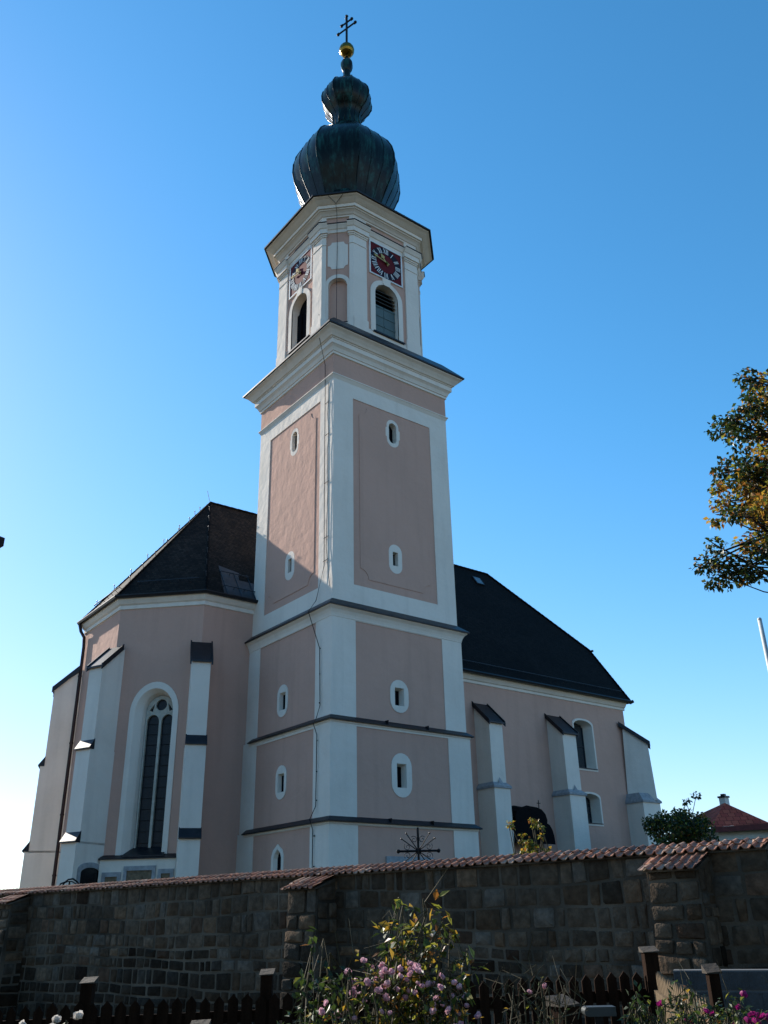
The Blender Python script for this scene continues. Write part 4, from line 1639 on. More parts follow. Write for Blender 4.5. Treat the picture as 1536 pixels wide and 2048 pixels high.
f = local_frame(-4.25, -9.9)
gc = empty('grave_cross', (-4.25, -9.9, 0.9), 'black wrought iron grave cross with rays and scrolls before the tower', 'grave cross')
mb = MB()
zc = 3.10
mb.tube([f.p(0, 0.85), f.p(0, 3.62)], 0.03, 6)
mb.build('upright', IRON, gc)
mb = MB()
mb.tube([f.p(-0.46, zc), f.p(0.46, zc)], 0.028, 6)
for s in (-0.47, 0.47):
    mb.ball(f.p(s, zc), 0.05, 6, 4)
mb.build('crossbar', IRON, gc)
mb = MB()
for a in (35, 55, 125, 145, 215, 235, 305, 325):
    r_ = 0.48 if a in (35, 125, 235, 305, 55, 145) else 0.4
    mb.tube([f.p(0.03 * math.cos(R(a)), zc + 0.03 * math.sin(R(a))), f.p(r_ * math.cos(R(a)), zc + r_ * math.sin(R(a)))], 0.011, 4)
    mb.ball(f.p(r_ * math.cos(R(a)), zc + r_ * math.sin(R(a))), 0.025, 5, 4)
mb.build('rays', IRON, gc)
mb = MB()
for q in range(4):
    for sg in (-1, 1):
        a0 = R(45 + 90 * q)
        cxx, czz = 0.27 * math.cos(a0 + sg * 0.42), 0.27 * math.sin(a0 + sg * 0.42)
        mb.tube([f.p(cxx + 0.085 * (1 - t / 16) * math.cos(t * 0.62 * sg + a0), zc + czz + 0.085 * (1 - t / 16) * math.sin(t * 0.62 * sg + a0)) for t in range(14)], 0.007, 4)
mb.build('scrolls', IRON, gc)

f = local_frame(-7.75, 3.4)
gc = empty('grave_cross', (-7.75, 3.4, 0.9), 'black iron grave cross with round arched hood at the left end of the church', 'grave cross')
mb = MB()
mb.tube([f.p(0, 0.85), f.p(0, 3.0)], 0.03, 6)
mb.tube([f.p(-0.22, 2.72), f.p(0.22, 2.72)], 0.028, 6)
mb.build('cross', IRON, gc)
mb = MB()
mb.tube([f.p(0.27 * math.cos(R(a)), 2.72 + 0.27 * math.sin(R(a))) for a in range(0, 361, 20)], 0.018, 5)
for a in (45, 135, 225, 315):
    mb.tube([f.p(0, 2.72), f.p(0.27 * math.cos(R(a)), 2.72 + 0.27 * math.sin(R(a)))], 0.011, 4)
mb.build('wheel', IRON, gc)
mb = MB()
mb.tube([f.p(-0.40, 0.9), f.p(-0.40, 2.45), f.p(-0.38, 2.72), f.p(-0.28, 2.92), f.p(-0.15, 2.96), f.p(-0.05, 3.04), f.p(0.1, 3.06), f.p(0.26, 2.96), f.p(0.38, 2.78), f.p(0.41, 2.5), f.p(0.41, 0.9)], 0.028, 5)
mb.build('arched_hood', IRON, gc)

# ================================================================== FENCES AND THINGS IN THE FRONT GARDEN
WOOD = mat('weathered_brown_wood', (0.024, 0.012, 0.007), 0.9, 0.5, 3.0, 0.5, 25, stretch=(8, 8, 1), spec=0.05)
WOODCAP = mat('grey_wood_cap', (0.065, 0.05, 0.036), 0.85, 0.4, 8, 0.4, 30)


SUNLITWOOD = mat('painted_sunlit_wood', (0.17, 0.125, 0.080), 0.9, 0.5, 3.0, 0.5, 25, stretch=(8, 8, 1), spec=0.05)  # lighter copy of the fence wood, sunlight painted into its colour


def picket_run(a, b, za, zb, parent, n, wood=WOOD):
    """rails and a row of pointed pickets"""
    a, b = Vector((*a, 0)), Vector((*b, 0))
    t = (b - a)
    L_ = t.length
    t.normalize()
    nn = Vector((t.y, -t.x, 0))
    for fz in (0.28, 0.80):
        mb = MB()
        pa, pb = a + Vector((0, 0, za * fz)), b + Vector((0, 0, zb * fz))
        o1, o2 = nn * -0.045, nn * -0.012
        dz = Vector((0, 0, 0.09))
        mb.hexa([pa + o1, pb + o1, pb + o2, pa + o2, pa + o1 + dz, pb + o1 + dz, pb + o2 + dz, pa + o2 + dz])
        mb.build('rail', wood, parent)
    mb = MB()
    for k in range(n):
        c = a.lerp(b, (k + 0.5) / n)
        zt = za + (zb - za) * (k + 0.5) / n + rs.uniform(-0.012, 0.012)
        hw_ = L_ / n * 0.5 - 0.012 - rs.uniform(0, .006)
        p0, p1 = nn * -0.011, nn * 0.011
        l, r_ = t * -hw_, t * hw_
        Z = lambda z: Vector((0, 0, z))
        v = []
        for q in (p1, p0):
            v += [c + l + q + Z(0.06), c + r_ + q + Z(0.06), c + r_ + q + Z(zt - 0.05), c + q + Z(zt), c + l + q + Z(zt - 0.05)]
        mb.add(v, [(0, 1, 2, 3, 4), (9, 8, 7, 6, 5)] + [(i, (i + 1) % 5, 5 + (i + 1) % 5, 5 + i) for i in range(5)])
    mb.build('pickets', wood, parent)


def fence_post(x, y, zt, parent, wd=0.1, cap=True, name='post', rz=None):
    mb = MB()
    t = Vector((math.cos(YAW - R(90) if rz is None else rz), math.sin(YAW - R(90) if rz is None else rz), 0))
    nn = Vector((-t.y, t.x, 0))
    c = Vector((x, y, 0))
    h = wd / 2
    q = [c - t * h - nn * h, c + t * h - nn * h, c + t * h + nn * h, c - t * h + nn * h]
    mb.hexa([p + Vector((0, 0, -0.1)) for p in q] + [p + Vector((0, 0, zt)) for p in q])
    o = mb.build(name, WOOD, parent)
    if cap:
        mb = MB()
        h += 0.014
        q = [c - t * h - nn * h, c + t * h - nn * h, c + t * h + nn * h, c - t * h + nn * h]
        up = [0.004, 0.012, 0.05, 0.045]
        mb.hexa([p + Vector((0, 0, zt)) for p in q] + [p + Vector((0, 0, zt + u)) for p, u in zip(q, up)])
        mb.build('cap', WOODCAP, parent if name == 'post' and False else o)
    return o


FA, FB = (-17.2, -17.0), (-10.95, -21.29)
fence = empty('picket_fence', (-14, -19, 0), 'dark brown picket fence along the foot of the stone wall', 'fence')
mids = [FA, (-15.06, -18.45), (-13.78, -19.33), FB]
tops = [0.98, 1.03, 1.06, 1.17]
for k in range(3):
    n = int(math.hypot(mids[k + 1][0] - mids[k][0], mids[k + 1][1] - mids[k][1]) / 0.112)
    picket_run(mids[k], mids[k + 1], tops[k], tops[k + 1], fence, n)
fence_post(-15.04, -18.40, 1.17, fence)
fence_post(-13.76, -19.27, 1.20, fence)
fence2 = empty('picket_fence', (-12, -22.3, 0), 'short picket fence with sunlit rail and grey post cap by the magenta flowers', 'fence')
fence_post(-10.97, -21.27, 1.31, fence2, 0.12)
picket_run((-13.25, -23.40), (-11.02, -21.36), 1.16, 1.16, fence2, 24, SUNLITWOOD)
fence_post(-13.32, -23.5, 1.30, fence2, 0.06)
gp = empty('gate_post', (-14.36, -23.29, 0), 'stout sunlit wooden post with flat cap beside the grey letter box', 'post')
fence_post(-14.36, -23.29, 1.19, gp, 0.095, True, 'post_shaft', YAW - R(60))
gp = empty('fence_post', (-15.54, -21.53, 0), 'low dark wooden post with only its cap showing before the fence', 'post')
fence_post(-15.54, -21.53, 1.055, gp, 0.085, True, 'post_shaft')

# grey rounded letter box lying on a thin stand
GREYMETAL = mat('grey_painted_metal', (0.06, 0.065, 0.065), 0.5, 0.2, 6, metal=0.5)
LZ = -0.012
lbx = empty('letter_box', (-14.09, -23.29, 0), 'grey metal letter box with rounded end near the stout wooden post', 'letter box')
mb = MB()
c = Vector((-14.09, -23.29, 0))
t = Vector((0.789, -0.614, 0))
n_ = Vector((0.614, 0.789, 0))
pts = []
for k in range(9):
    a = math.pi * k / 8
    pts.append((-0.06 - 0.022 * math.sin(a), 1.150 + 0.022 * math.cos(a)))
loop = [(0.085, 1.172)] + pts + [(0.085, 1.128)]
loop = [(x, z) for x, z in loop]
k = len(loop)
mb.add([c + t * x + n_ * -0.05 + Vector((0, 0, z)) for x, z in loop] + [c + t * x + n_ * 0.05 + Vector((0, 0, z)) for x, z in loop],
       [tuple(range(k)), tuple(range(2 * k - 1, k - 1, -1))] + [(i, (i + 1) % k, k + (i + 1) % k, k + i) for i in range(k)])
mb.build('box_body', GREYMETAL, lbx)
mb = MB()
mb.tube([c + Vector((0, 0, -0.1)), c + Vector((0, 0, 1.13))], 0.025, 6)
mb.build('stand', SHEET, lbx)

# low wall of grey concrete blocks on the right
bwl = empty('block_wall', (-6.4, -23.0, 0), 'low grey concrete block wall with pale joints at the lower right', 'garden wall')
fbw = Fr((-8.75, -20.2), (-0.80, -0.60))
fbw = Fr((-8.6, -19.75), (-0.84, -0.54))
BLK = mat('grey_concrete_block', (0.055, 0.058, 0.062), 0.9, 0.35, 5, 0.5, 30)
JNT = mat('pale_joint', (0.11, 0.115, 0.12), 0.95, 0.2, 6)
mb = MB()
mb.hexa([fbw.p(0, -.1, 0), fbw.p(7, -.1, 0), fbw.p(7, -.1, -.25), fbw.p(0, -.1, -.25), fbw.p(0, 1.03, 0), fbw.p(7, 1.03, 0), fbw.p(7, 1.03, -.25), fbw.p(0, 1.03, -.25)])
mb.build('joint_bed', JNT, bwl)
mb = MB()
for rr in range(5):
    s = -0.08 * (rr % 2)
    while s < 7:
        a, b = max(0.0, s) + 0.008, min(7, s + 0.2) - 0.008
        if b - a > 0.02:
            plate(mb, fbw, rect(a, rr * 0.206 + 0.01, b, rr * 0.206 + 0.19), 0.0, 0.012)
        s += 0.2
mb.build('blocks', BLK, bwl)

# ================================================================== VEGETATION
def leafmat(name, col, var, tr=0.35, rough=0.45):
    return mat(name, col, rough, var, 3.0, spec=0.4, trans=tr)


LG1 = leafmat('leaf_dark_green', (0.028, 0.050, 0.014), 0.5)
LG2 = leafmat('leaf_mid_green', (0.065, 0.105, 0.022), 0.4)
LG3 = leafmat('leaf_yellow_green', (0.26, 0.26, 0.035), 0.35, 0.5)
LY = leafmat('leaf_yellow', (0.46, 0.28, 0.035), 0.35, 0.5)
LO = leafmat('leaf_orange_brown', (0.34, 0.14, 0.03), 0.45, 0.5)
BARK = mat('grey_brown_bark', (0.040, 0.031, 0.024), 0.9, 0.5, 5, 0.8, 20, stretch=(4, 4, 1))
TWIG = mat('green_brown_twig', (0.075, 0.062, 0.030), 0.8, 0.4, 8)
PETP = mat('pink_petal', (0.62, 0.27, 0.37), 0.6, 0.3, 12, col2=(0.70, 0.48, 0.53), trans=0.35)
PETW = mat('white_petal', (0.74, 0.68, 0.62), 0.6, 0.2, 12, trans=0.35)
PETM = mat('magenta_petal', (0.42, 0.018, 0.20), 0.6, 0.35, 12, trans=0.35)


def rv(rg, s=1.0):
    return Vector((rg.gauss(0, s), rg.gauss(0, s), rg.gauss(0, s)))


def leaf(mb, p, d, nrm, ln, wd, mi):
    d = d.normalized()
    side = d.cross(nrm)
    if side.length < 1e-4:
        side = d.orthogonal()
    side.normalize()
    up = side.cross(d)
    m = p + d * ln * 0.45 - up * ln * 0.06
    tip = p + d * ln - up * ln * 0.16
    l, r_ = m + side * wd * .5 + up * wd * .16, m - side * wd * .5 + up * wd * .16
    mb.add([p, r_, tip, l, m], [(0, 1, 4), (1, 2, 4), (4, 2, 3), (0, 4, 3)], mi)


def pick(rg, weights):
    x = rg.random() * sum(weights)
    for i, w_ in enumerate(weights):
        x -= w_
        if x <= 0:
            return i
    return len(weights) - 1


def crown(mb, rg, clumps, per, size, wts):
    for (c, r_, w_) in clumps:
        n = int(per * (r_ ** 2))
        for _ in range(n):
            v = rv(rg).normalized() * (rg.random() ** 0.45) * r_
            v.z *= 0.75
            p = c + v
            leaf(mb, p, (v.normalized() * .6 + rv(rg, .6) + Vector((0, 0, -.4))), rv(rg, .5) + Vector((0, 0, 1)), size * rg.uniform(.7, 1.25), size * rg.uniform(.55, .9), pick(rg, w_ or wts))


def limb(mb, rg, a, b, r0, r1, bend=0.12, n=6):
    pts = []
    L_ = (b - a).length
    off = rv(rg, bend * L_)
    for i in range(n + 1):
        t = i / n
        pts.append(a.lerp(b, t) + off * math.sin(math.pi * t) + rv(rg, 0.012 * L_) * (1 if 0 < i < n else 0))
    mb.tube(pts, r0, 7, r1=r1)
    return pts


def tree(name, base, height, clumps, label, per, size, wts, mats, trunk_r, fork, cat='tree', group=None, limbs=14, seed=1, crown_r=None):
    rg = random.Random(seed)
    t = empty(name, base, label, cat, group)
    b = Vector(base)
    mb = MB()
    fk = b + Vector(fork)
    limb(mb, rg, b + Vector((0, 0, -0.2)), fk, trunk_r, trunk_r * .62, 0.03, 8)
    ends = sorted(clumps, key=lambda c: -c[1])[:limbs]
    for c, r_, _ in ends:
        pts = limb(mb, rg, fk + rv(rg, trunk_r * .3), c, trunk_r * .20, 0.012, 0.10, 7)
        for k in range(3):
            q = pts[rg.randrange(3, 7)]
            limb(mb, rg, q, c + rv(rg, r_ * .55), trunk_r * .10, 0.006, 0.08, 4)
    mb.build('trunk', BARK, t, smooth=True)
    mb = MB()
    crown(mb, rg, clumps, per, size, wts)
    mb.build('crown', mats, t)
    return t


LEAFSET = [LG1, LG2, LG3, LY, LO]
Rt = Vector((math.sin(YAW), -math.cos(YAW), 0))
Fw = Vector((math.cos(YAW), math.sin(YAW), 0))

# autumn lime tree at the right, standing outside the picture
TB = Vector((-3.49, -21.9, -0.5))
rg = random.Random(3)
TC = Vector((0, 0, 9.0))
clumps = []


def near(x, f_, z, r_, w_=None):
    """crown lobe: x to the right, f_ away, measured from the trunk"""
    clumps.append((TB + Rt * x + Fw * f_ + Vector((0, 0, z)), r_, w_))


DKW = [6, 3, .6, .3, .5]  # dark mix; on D lobes the shade is put into the leaf colour
YLW = [.8, 1.2, 3, 5, 3]
OKW = [1.6, 1.5, 2, 2.6, 3]
LOBES = [(-2.65, 9.76, 0.17, 'D'), (-2.41, 9.91, 0.13, 'D'), (-2.13, 9.75, 0.26, 'Y'), (-2.35, 9.50, 0.22, 'O'), (-2.98, 9.12, 0.21, 'D'), (-2.74, 9.07, 0.25, 'D'), (-2.36, 9.06, 0.30, 'O'), (-2.04, 9.15, 0.34, 'Y'), (-3.05, 8.98, 0.14, 'D'), (-2.93, 8.68, 0.22, 'D'), (-2.62, 8.58, 0.33, 'D'), (-2.26, 8.48, 0.33, 'Y'), (-3.07, 8.40, 0.13, 'D'), (-2.81, 8.21, 0.21, 'D'), (-2.55, 8.06, 0.33, 'O'), (-2.29, 7.92, 0.33, 'D'), (-3.29, 7.99, 0.11, 'Y'), (-3.12, 7.89, 0.18, 'Y'), (-2.87, 7.89, 0.15, 'O'), (-3.13, 7.57, 0.11, 'Y'), (-2.85, 7.57, 0.21, 'Y'), (-2.58, 7.47, 0.29, 'Y'), (-2.38, 7.29, 0.32, 'O'), (-3.46, 7.36, 0.10, 'Y'), (-3.31, 7.27, 0.14, 'D'), (-3.03, 7.26, 0.18, 'Y'), (-2.74, 7.08, 0.24, 'Y'), (-2.55, 6.86, 0.21, 'Y'), (-3.48, 7.01, 0.13, 'D'), (-3.60, 6.75, 0.17, 'D'), (-3.42, 6.66, 0.21, 'D'), (-3.20, 6.57, 0.22, 'D'), (-2.89, 6.74, 0.24, 'D'), (-3.01, 6.53, 0.13, 'D'), (-3.19, 6.38, 0.08, 'D'), (-3.53, 6.45, 0.11, 'D'), (-2.76, 6.56, 0.11, 'D'), 
]
for x, z, r_, k in LOBES:
    near(x + .27, rg.uniform(-.7, .7), z + .58, r_ * 1.35, {'D': DKW, 'Y': YLW, 'O': OKW}[k])
for _ in range(44):
    a, b_ = rg.uniform(0, 2 * math.pi), rg.uniform(-1, 1)
    q = rg.uniform(.4, 1.0) * 3.2
    x, f_, z = q * math.cos(a) * math.sqrt(1 - b_ * b_), q * math.sin(a) * math.sqrt(1 - b_ * b_), q * b_ * .9
    if x < -1.9 + abs(z) * .25:
        continue
    near(x + .3, f_, 8.7 + z, rg.uniform(.5, .8), rg.choice([DKW, YLW, OKW]))
tree('autumn_tree', TB + Rt * 2.8, 12, clumps, 'large tree with yellow and dark green autumn leaves reaching in from the right', 2100, 0.088, DKW, LEAFSET, 0.22, (-0.2, 0.1, 7.3), limbs=70, seed=4)


# unseen lime trees added behind and beside the viewpoint to block sky light
rg = random.Random(9)
clumps = []
SB = Vector((-22.0, -41.0, -0.6))
for _ in range(46):
    a, b_ = rg.uniform(0, 2 * math.pi), rg.uniform(-1, 1)
    q = rg.uniform(.35, 1.0) * 5.2
    clumps.append((SB + Vector((q * math.cos(a) * math.sqrt(1 - b_ * b_), q * math.sin(a) * math.sqrt(1 - b_ * b_), 12.0 + 1.35 * q * b_)), rg.uniform(1.3, 1.9), None))
lime = tree('added_shade_tree', SB, 18, clumps, 'tall dark lime tree added outside the picture to shade the church and wall', 75, 0.36, [6, 4, 1, .3, .2], LEAFSET, 0.3, (0.1, 0.1, 6.5), group='unseen lime trees added to block sky light', limbs=20, seed=12)
for k, (x, y, rz) in enumerate(((-13.0, -44.0, 1.0), (-4.0, -46.0, 2.2), (5.5, -46.0, 3.1), (15.5, -44.0, 4.4), (26.0, -41.0, 5.0), (-31.0, -36.0, 0.4), (-36.0, -27.0, 2.7), (-38.0, -17.0, 3.8))):
    c = copy_tree(lime)
    c.location = (x, y, -0.6)
    c.rotation_euler = (0, 0, rz)
    c.scale = (1, 1, (1 + .07 * math.sin(k * 2.3)) * (0.62 if x > 0 else 1))


def shrub(name, base, w_, d_, h, label, per, size, wts, mats, n=26, seed=1, spikes=5, cat='shrub', group=None):
    rg = random.Random(seed)
    b = Vector(base)
    t = empty(name, base, label, cat, group)
    cl = []
    for _ in range(n):
        a, q = rg.uniform(0, 2 * math.pi), rg.random() ** .6
        zz = rg.uniform(.12, 1.0)
        k = math.sqrt(max(0.05, 1 - (zz - .35) ** 2 * 1.5))
        cl.append((b + Rt * (q * math.cos(a) * w_ * k) + Fw * (q * math.sin(a) * d_ * k) + Vector((0, 0, zz * h * .92)), rg.uniform(.16, .30) * min(w_, h), None))
    for _ in range(spikes):
        a = rg.uniform(0, 2 * math.pi)
        cl.append((b + Rt * math.cos(a) * w_ * .6 + Fw * math.sin(a) * d_ * .6 + Vector((0, 0, h * rg.uniform(.92, 1.12))), .10 * min(w_, h), None))
    mb = MB()
    for c, r_, _ in cl:
        limb(mb, rg, b + rv(rg, .05), c, 0.03, 0.008, 0.06, 5)
    mb.build('stems', TWIG, t)
    mb = MB()
    crown(mb, rg, cl, per, size, wts)
    mb.build('foliage', mats, t)
    return t


shrub('green_shrub', (2.75, -12.25, 0.9), 1.15, 1.0, 3.35, 'bushy dark green shrub rising behind the right end of the stone wall', 3200, 0.085, [5, 4, 1.4, .2, .6], LEAFSET, 50, 21, 3)
shrub('green_shrub', (7.2, -14.1, 0.9), 1.1, .9, 2.75, 'lower loose shrub before the cream house with red roof', 3000, 0.085, [4, 5, 2, .2, .2], LEAFSET, 26, 22, 5)
shrub('yellow_shrub', (-3.0, -12.2, 0.9), .62, .45, 2.48, 'small yellow leaved shrub peeping over the coping below the black canopy', 3800, 0.085, [.5, 2, 5, 3, 1.2], LEAFSET, 46, 23, 12)


# ---------------------------------------------------------------- roses
def blossom_mesh(name, m, r_, rg, petals=13):
    mb = MB()
    for k in range(petals):
        a = k * 2.399
        t = k / petals
        op = 0.25 + 0.95 * t
        d = Vector((math.cos(a) * math.sin(op), math.sin(a) * math.sin(op), math.cos(op)))
        s = Vector((-math.sin(a), math.cos(a), 0))
        ln, wd = r_ * rg.uniform(.85, 1.1), r_ * (.55 + .5 * t)
        p0 = Vector((0, 0, 0))
        mid = d * ln * .62 + Vector((0, 0, -.08 * r_)) 
        tip = d * ln + d.cross(s) * r_ * .22 * (1 if t > .4 else -.4)
        mb.add([p0, mid + s * wd * .5, tip + s * wd * .3, tip - s * wd * .3, mid - s * wd * .5, mid - d.cross(s) * r_ * .1], [(0, 5, 1), (1, 5, 2), (2, 5, 3), (3, 5, 4), (4, 5, 0)])
    me = bpy.data.meshes.new(name)
    me.from_pydata([tuple(v) for v in mb.v], [], mb.f)
    me.materials.append(m)
    me.polygons.foreach_set('use_smooth', [True] * len(me.polygons))
    return me


rgb = random.Random(8)
BP = [blossom_mesh('blossom', PETP, 0.0225, rgb) for _ in range(3)]
BWT = [blossom_mesh('blossom', PETW, 0.025, rgb) for _ in range(2)]
BM = [blossom_mesh('blossom', PETM, 0.026, rgb, 16) for _ in range(2)]


def rose(name, base, label, canes, leaf_wts, per, lsize, blossoms, meshes, seed, cat='rose bush', twigs=0, group=None, spread=.10):
    """canes = tips (right, away, up) from the base; leaves grow along the upper part of every cane"""
    rg = random.Random(seed)
    b = Vector(base)
    t = empty(name, base, label, cat, group)
    W = lambda q: b + Rt * q[0] + Fw * q[1] + Vector((0, 0, q[2]))
    st, fo = MB(), MB()
    for q in canes:
        root = b + Rt * q[0] * .25 + Fw * q[1] * .25 + rv(rg, .03)
        root.z = -0.03
        pts = limb(st, rg, root, W(q), 0.009, 0.0035, 0.05, 8)
        for i in range(3, len(pts)):
            for _ in range(per):
                p = pts[i] + rv(rg, spread * .5) + (pts[i] - pts[i - 1]) * rg.uniform(-1, 0)
                d = rv(rg) + Vector((0, 0, -.1))
                if rg.random() < .6:
                    st.tube([pts[i], p], 0.0025, 3)
                for _k in range(rg.choice((2, 3, 3))):
                    dd = d.normalized() + rv(rg, .55)
                    leaf(fo, p + rv(rg, .012), dd, Vector((0, 0, 1)) + rv(rg, .35), lsize * rg.uniform(.7, 1.3), lsize * rg.uniform(.45, .7), pick(rg, leaf_wts))
    for _ in range(twigs):
        q = rg.choice(canes)
        p = W(q) + rv(rg, .03)
        p.z -= rg.uniform(0, .25)
        st.tube([p, p + rv(rg, .05) + Vector((0, 0, .05)), p + rv(rg, .07) + Vector((0, 0, .11))], 0.003, 3, r1=0.0012)
    st.build('stems', TWIG, t)
    if fo.v:
        fo.build('foliage', LEAFSET, t)
    for q in blossoms:
        o = bpy.data.objects.new('blossom', rg.choice(meshes))
        COL.objects.link(o)
        o.parent = t
        o.location = W(q) - b
        o.rotation_euler = (rg.uniform(-.9, .9), rg.uniform(-.9, .9), rg.uniform(0, 6))
        k = rg.uniform(.75, 1.2)
        o.scale = (k, k, k)
        st2 = None
    return t


def px_l(px, py, x0=800.0):
    return ((px - x0) * .0025, 1.36 - (py - 1950) * .0023)


RB = (-15.16, -22.95, 0.0)
rr = random.Random(15)
# tall leafy canes
can = []
for x, z in ((0.0, 1.72), (0.02, 1.68), (0.13, 1.71), (0.15, 1.66), (0.10, 1.60), (0.22, 1.60), (0.27, 1.56), (0.35, 1.47), (0.05, 1.52), (-0.05, 1.63), (0.14, 1.50), (0.2, 1.45), (0.0, 1.42), (0.1, 1.38), (0.27, 1.42), (-.06, 1.46)):
    can.append((x, rr.uniform(-.12, .18), z))
rose('tall_rose_bush', RB, 'tall rose bush with yellowing green leaves on long canes in the middle foreground', can, [1.2, 3.0, 3.8, 1.7, 1.0], 7, 0.058, [(0.18, 0.05, 1.53)], BWT, 31, twigs=20)
# pink floribunda in front
can, bl = [], []
for _ in range(34):
    x = rr.uniform(-.34, .30)
    can.append((x, rr.uniform(-.2, .12), 1.34 + .10 * math.cos((x + .03) * 4) + rr.uniform(-.16, .05) - .05))
for _ in range(78):
    x = rr.gauss(-.04, .17) if rr.random() < .6 else rr.uniform(-.33, .32)
    x = max(-.38, min(.36, x))
    top = 1.40 - .35 * abs(x + .03) ** 1.3
    bl.append((x, rr.uniform(-.24, .10), top - abs(rr.gauss(0, .09)) + (.02 if rr.random() < .3 else 0)))
bl += [(-.18, -.1, 1.425), (-.26, -.1, 1.38), (-.10, -.05, 1.40)]
rose('pink_rose_bush', (-15.22, -23.03, 0.0), 'rose bush crowded with pale pink blossoms in the middle foreground', can, [2.0, 3.2, 2.2, .8, .8], 4, 0.042, bl, BP, 32, twigs=50)
# dark leaved cane at its left
can = [(x, rr.uniform(-.05, .05), z) for x, z in ((-.04, 1.50), (.02, 1.53), (.05, 1.46), (-.06, 1.38), (.03, 1.40), (0.0, 1.30), (.06, 1.34))]
rose('slender_rose_bush', (-15.38, -22.55, 0.0), 'slender dark leaved rose bush at the left of the pink blossoms', can, [4, 3, .6, .1, .2], 6, 0.048, [(-.05, 0, 1.36)], BWT, 33)
can = [(rr.uniform(-.16, .14), rr.uniform(-.1, .1), 1.20 + rr.uniform(-.1, .04)) for _ in range(12)]
rose('low_rose_bush', (-15.75, -22.9, 0.0), 'low rose bush with fresh green leaves at the lower edge left of the pink blossoms', can, [2, 4, 3, .4, .2], 5, 0.046, [], BP, 34)
can = [(x, rr.uniform(-.1, .1), z) for x, z in ((-.12, 1.30), (-.08, 1.27), (-.03, 1.25), (.0, 1.32), (.04, 1.29), (.09, 1.27), (.12, 1.30), (-.1, 1.18), (.07, 1.16), (.02, 1.2))]
rose('bare_rose_bush', (-14.62, -23.38, 0.0), 'sparse half bare rose bush with two pink blossoms right of the flowering one', can, [3, 3, 1.5, .5, .5], 1, 0.034, [(.03, -.05, 1.295), (-.05, 0, 1.265)], BP, 35, twigs=60)
can = [(x, rr.uniform(-.05, .05), z) for x, z in ((-.14, 1.27), (-.02, 1.28), (.04, 1.29), (.0, 1.26), (-.22, 1.2), (.1, 1.2))]
rose('white_rose_bush', (-16.93, -23.1, 0.0), 'rose bush with creamy white blossoms at the lower left corner', can, [3, 3, 1, .1, .1], 2, 0.04, [(-.135, 0, 1.27), (0.0, 0, 1.285), (0.08, 0, 1.292), (.06, -.03, 1.25), (-.02, .02, 1.26)], BWT, 36)


def aster(name, base, label, w_, h0, h1, n, bl, seed):
    rg = random.Random(seed)
    can = [(rg.uniform(-w_, w_), rg.uniform(-.25, .25), rg.uniform(h0, h1)) for _ in range(n)]
    can.sort()
    bs = [(c[0] + rg.gauss(0, .02), c[1], c[2] + rg.uniform(-.03, .02)) for c in can if rg.random() < bl]
    return rose(name, base, label, can, [4, 4, 1.2, .1, .3], 6, 0.036, bs, BM, seed, cat='flowering plant', spread=.08, twigs=30)


aster('aster_plant', (-13.88, -23.72, 0.0), 'leafy aster bush with a few magenta flowers before the short picket fence', .26, 1.02, 1.24, 70, .18, 41)
aster('aster_plant', (-13.98, -24.25, 0.0), 'aster clump crowded with magenta flowers before the grey block wall', .28, 1.0, 1.18, 64, .75, 42)

# ================================================================== BACKGROUND
# cream house with red hipped roof
REDTILE = roof_tiles('red_roof_tiles', (0.38, 0.055, 0.036), (0.50, 0.09, 0.05), 0.34, 0.3)
hs_ = empty('house', (22.5, -1.2, 0), 'cream house with dark red tiled hip roof and white chimney at the right', 'house')
HO = Vector((19.9, -2.95, 0)) + Fw * 0.3      # ridge end above the hip
hu, hv = Rt, Fw
Hh = lambda x, y, z: tuple(HO + hu * x + hv * y + Vector((0, 0, z)))
mb = MB()
ze_, zr_ = 5.12, 6.30
xa, xb = -1.35, 2.7
mb.poly(Hh(xa, -1.6, ze_), Hh(1.15, -1.9, ze_ + .08), Hh(0, 0, zr_))
mb.poly(Hh(1.15, -1.9, ze_ + .08), Hh(xb, -1.9, ze_ - .75), Hh(xb + .6, 3, ze_ - .8), Hh(0.4, 3.4, zr_), Hh(0, 0, zr_))
mb.poly(Hh(xa, -1.6, ze_), Hh(0, 0, zr_), Hh(0.4, 5.4, zr_), Hh(xa - .2, 6, ze_))
mb.build('roof', REDTILE, hs_, uvs=uvroof)
mb = MB()
mb.hexa([Hh(xa, -1.62, ze_ - .22), Hh(1.2, -1.93, ze_ - .16), Hh(1.2, -1.80, ze_ - .16), Hh(xa, -1.5, ze_ - .22), Hh(xa, -1.62, ze_), Hh(1.2, -1.93, ze_ + .07), Hh(1.2, -1.80, ze_ + .07), Hh(xa, -1.5, ze_)])
mb.hexa([Hh(1.15, -1.95, ze_ - .12), Hh(xb + .2, -1.95, ze_ - 1.0), Hh(xb + .2, -1.8, ze_ - 1.0), Hh(1.15, -1.8, ze_ - .12), Hh(1.15, -1.95, ze_ + .1), Hh(xb + .2, -1.95, ze_ - .78), Hh(xb + .2, -1.8, ze_ - .78), Hh(1.15, -1.8, ze_ + .1)])
mb.build('fascia', mat('red_brown_fascia', (0.17, 0.035, 0.03), 0.7, 0.3, 6), hs_)
mb = MB()
fr_, bk_ = [(xa + .4, -1.2, ze_ + .02), (1.15, -1.5, ze_ + .10), (xb, -1.4, ze_ - .72)], 5
for (x0, y0, t0_), (x1, y1, t1_) in zip(fr_[:-1], fr_[1:]):
    mb.poly(Hh(x0, y0, -.8), Hh(x1, y1, -.8), Hh(x1, y1, t1_), Hh(x0, y0, t0_))
mb.poly(Hh(xb, -1.4, -.8), Hh(xb, bk_, -.8), Hh(xb, bk_, ze_ - .76), Hh(xb, -1.4, ze_ - .72))
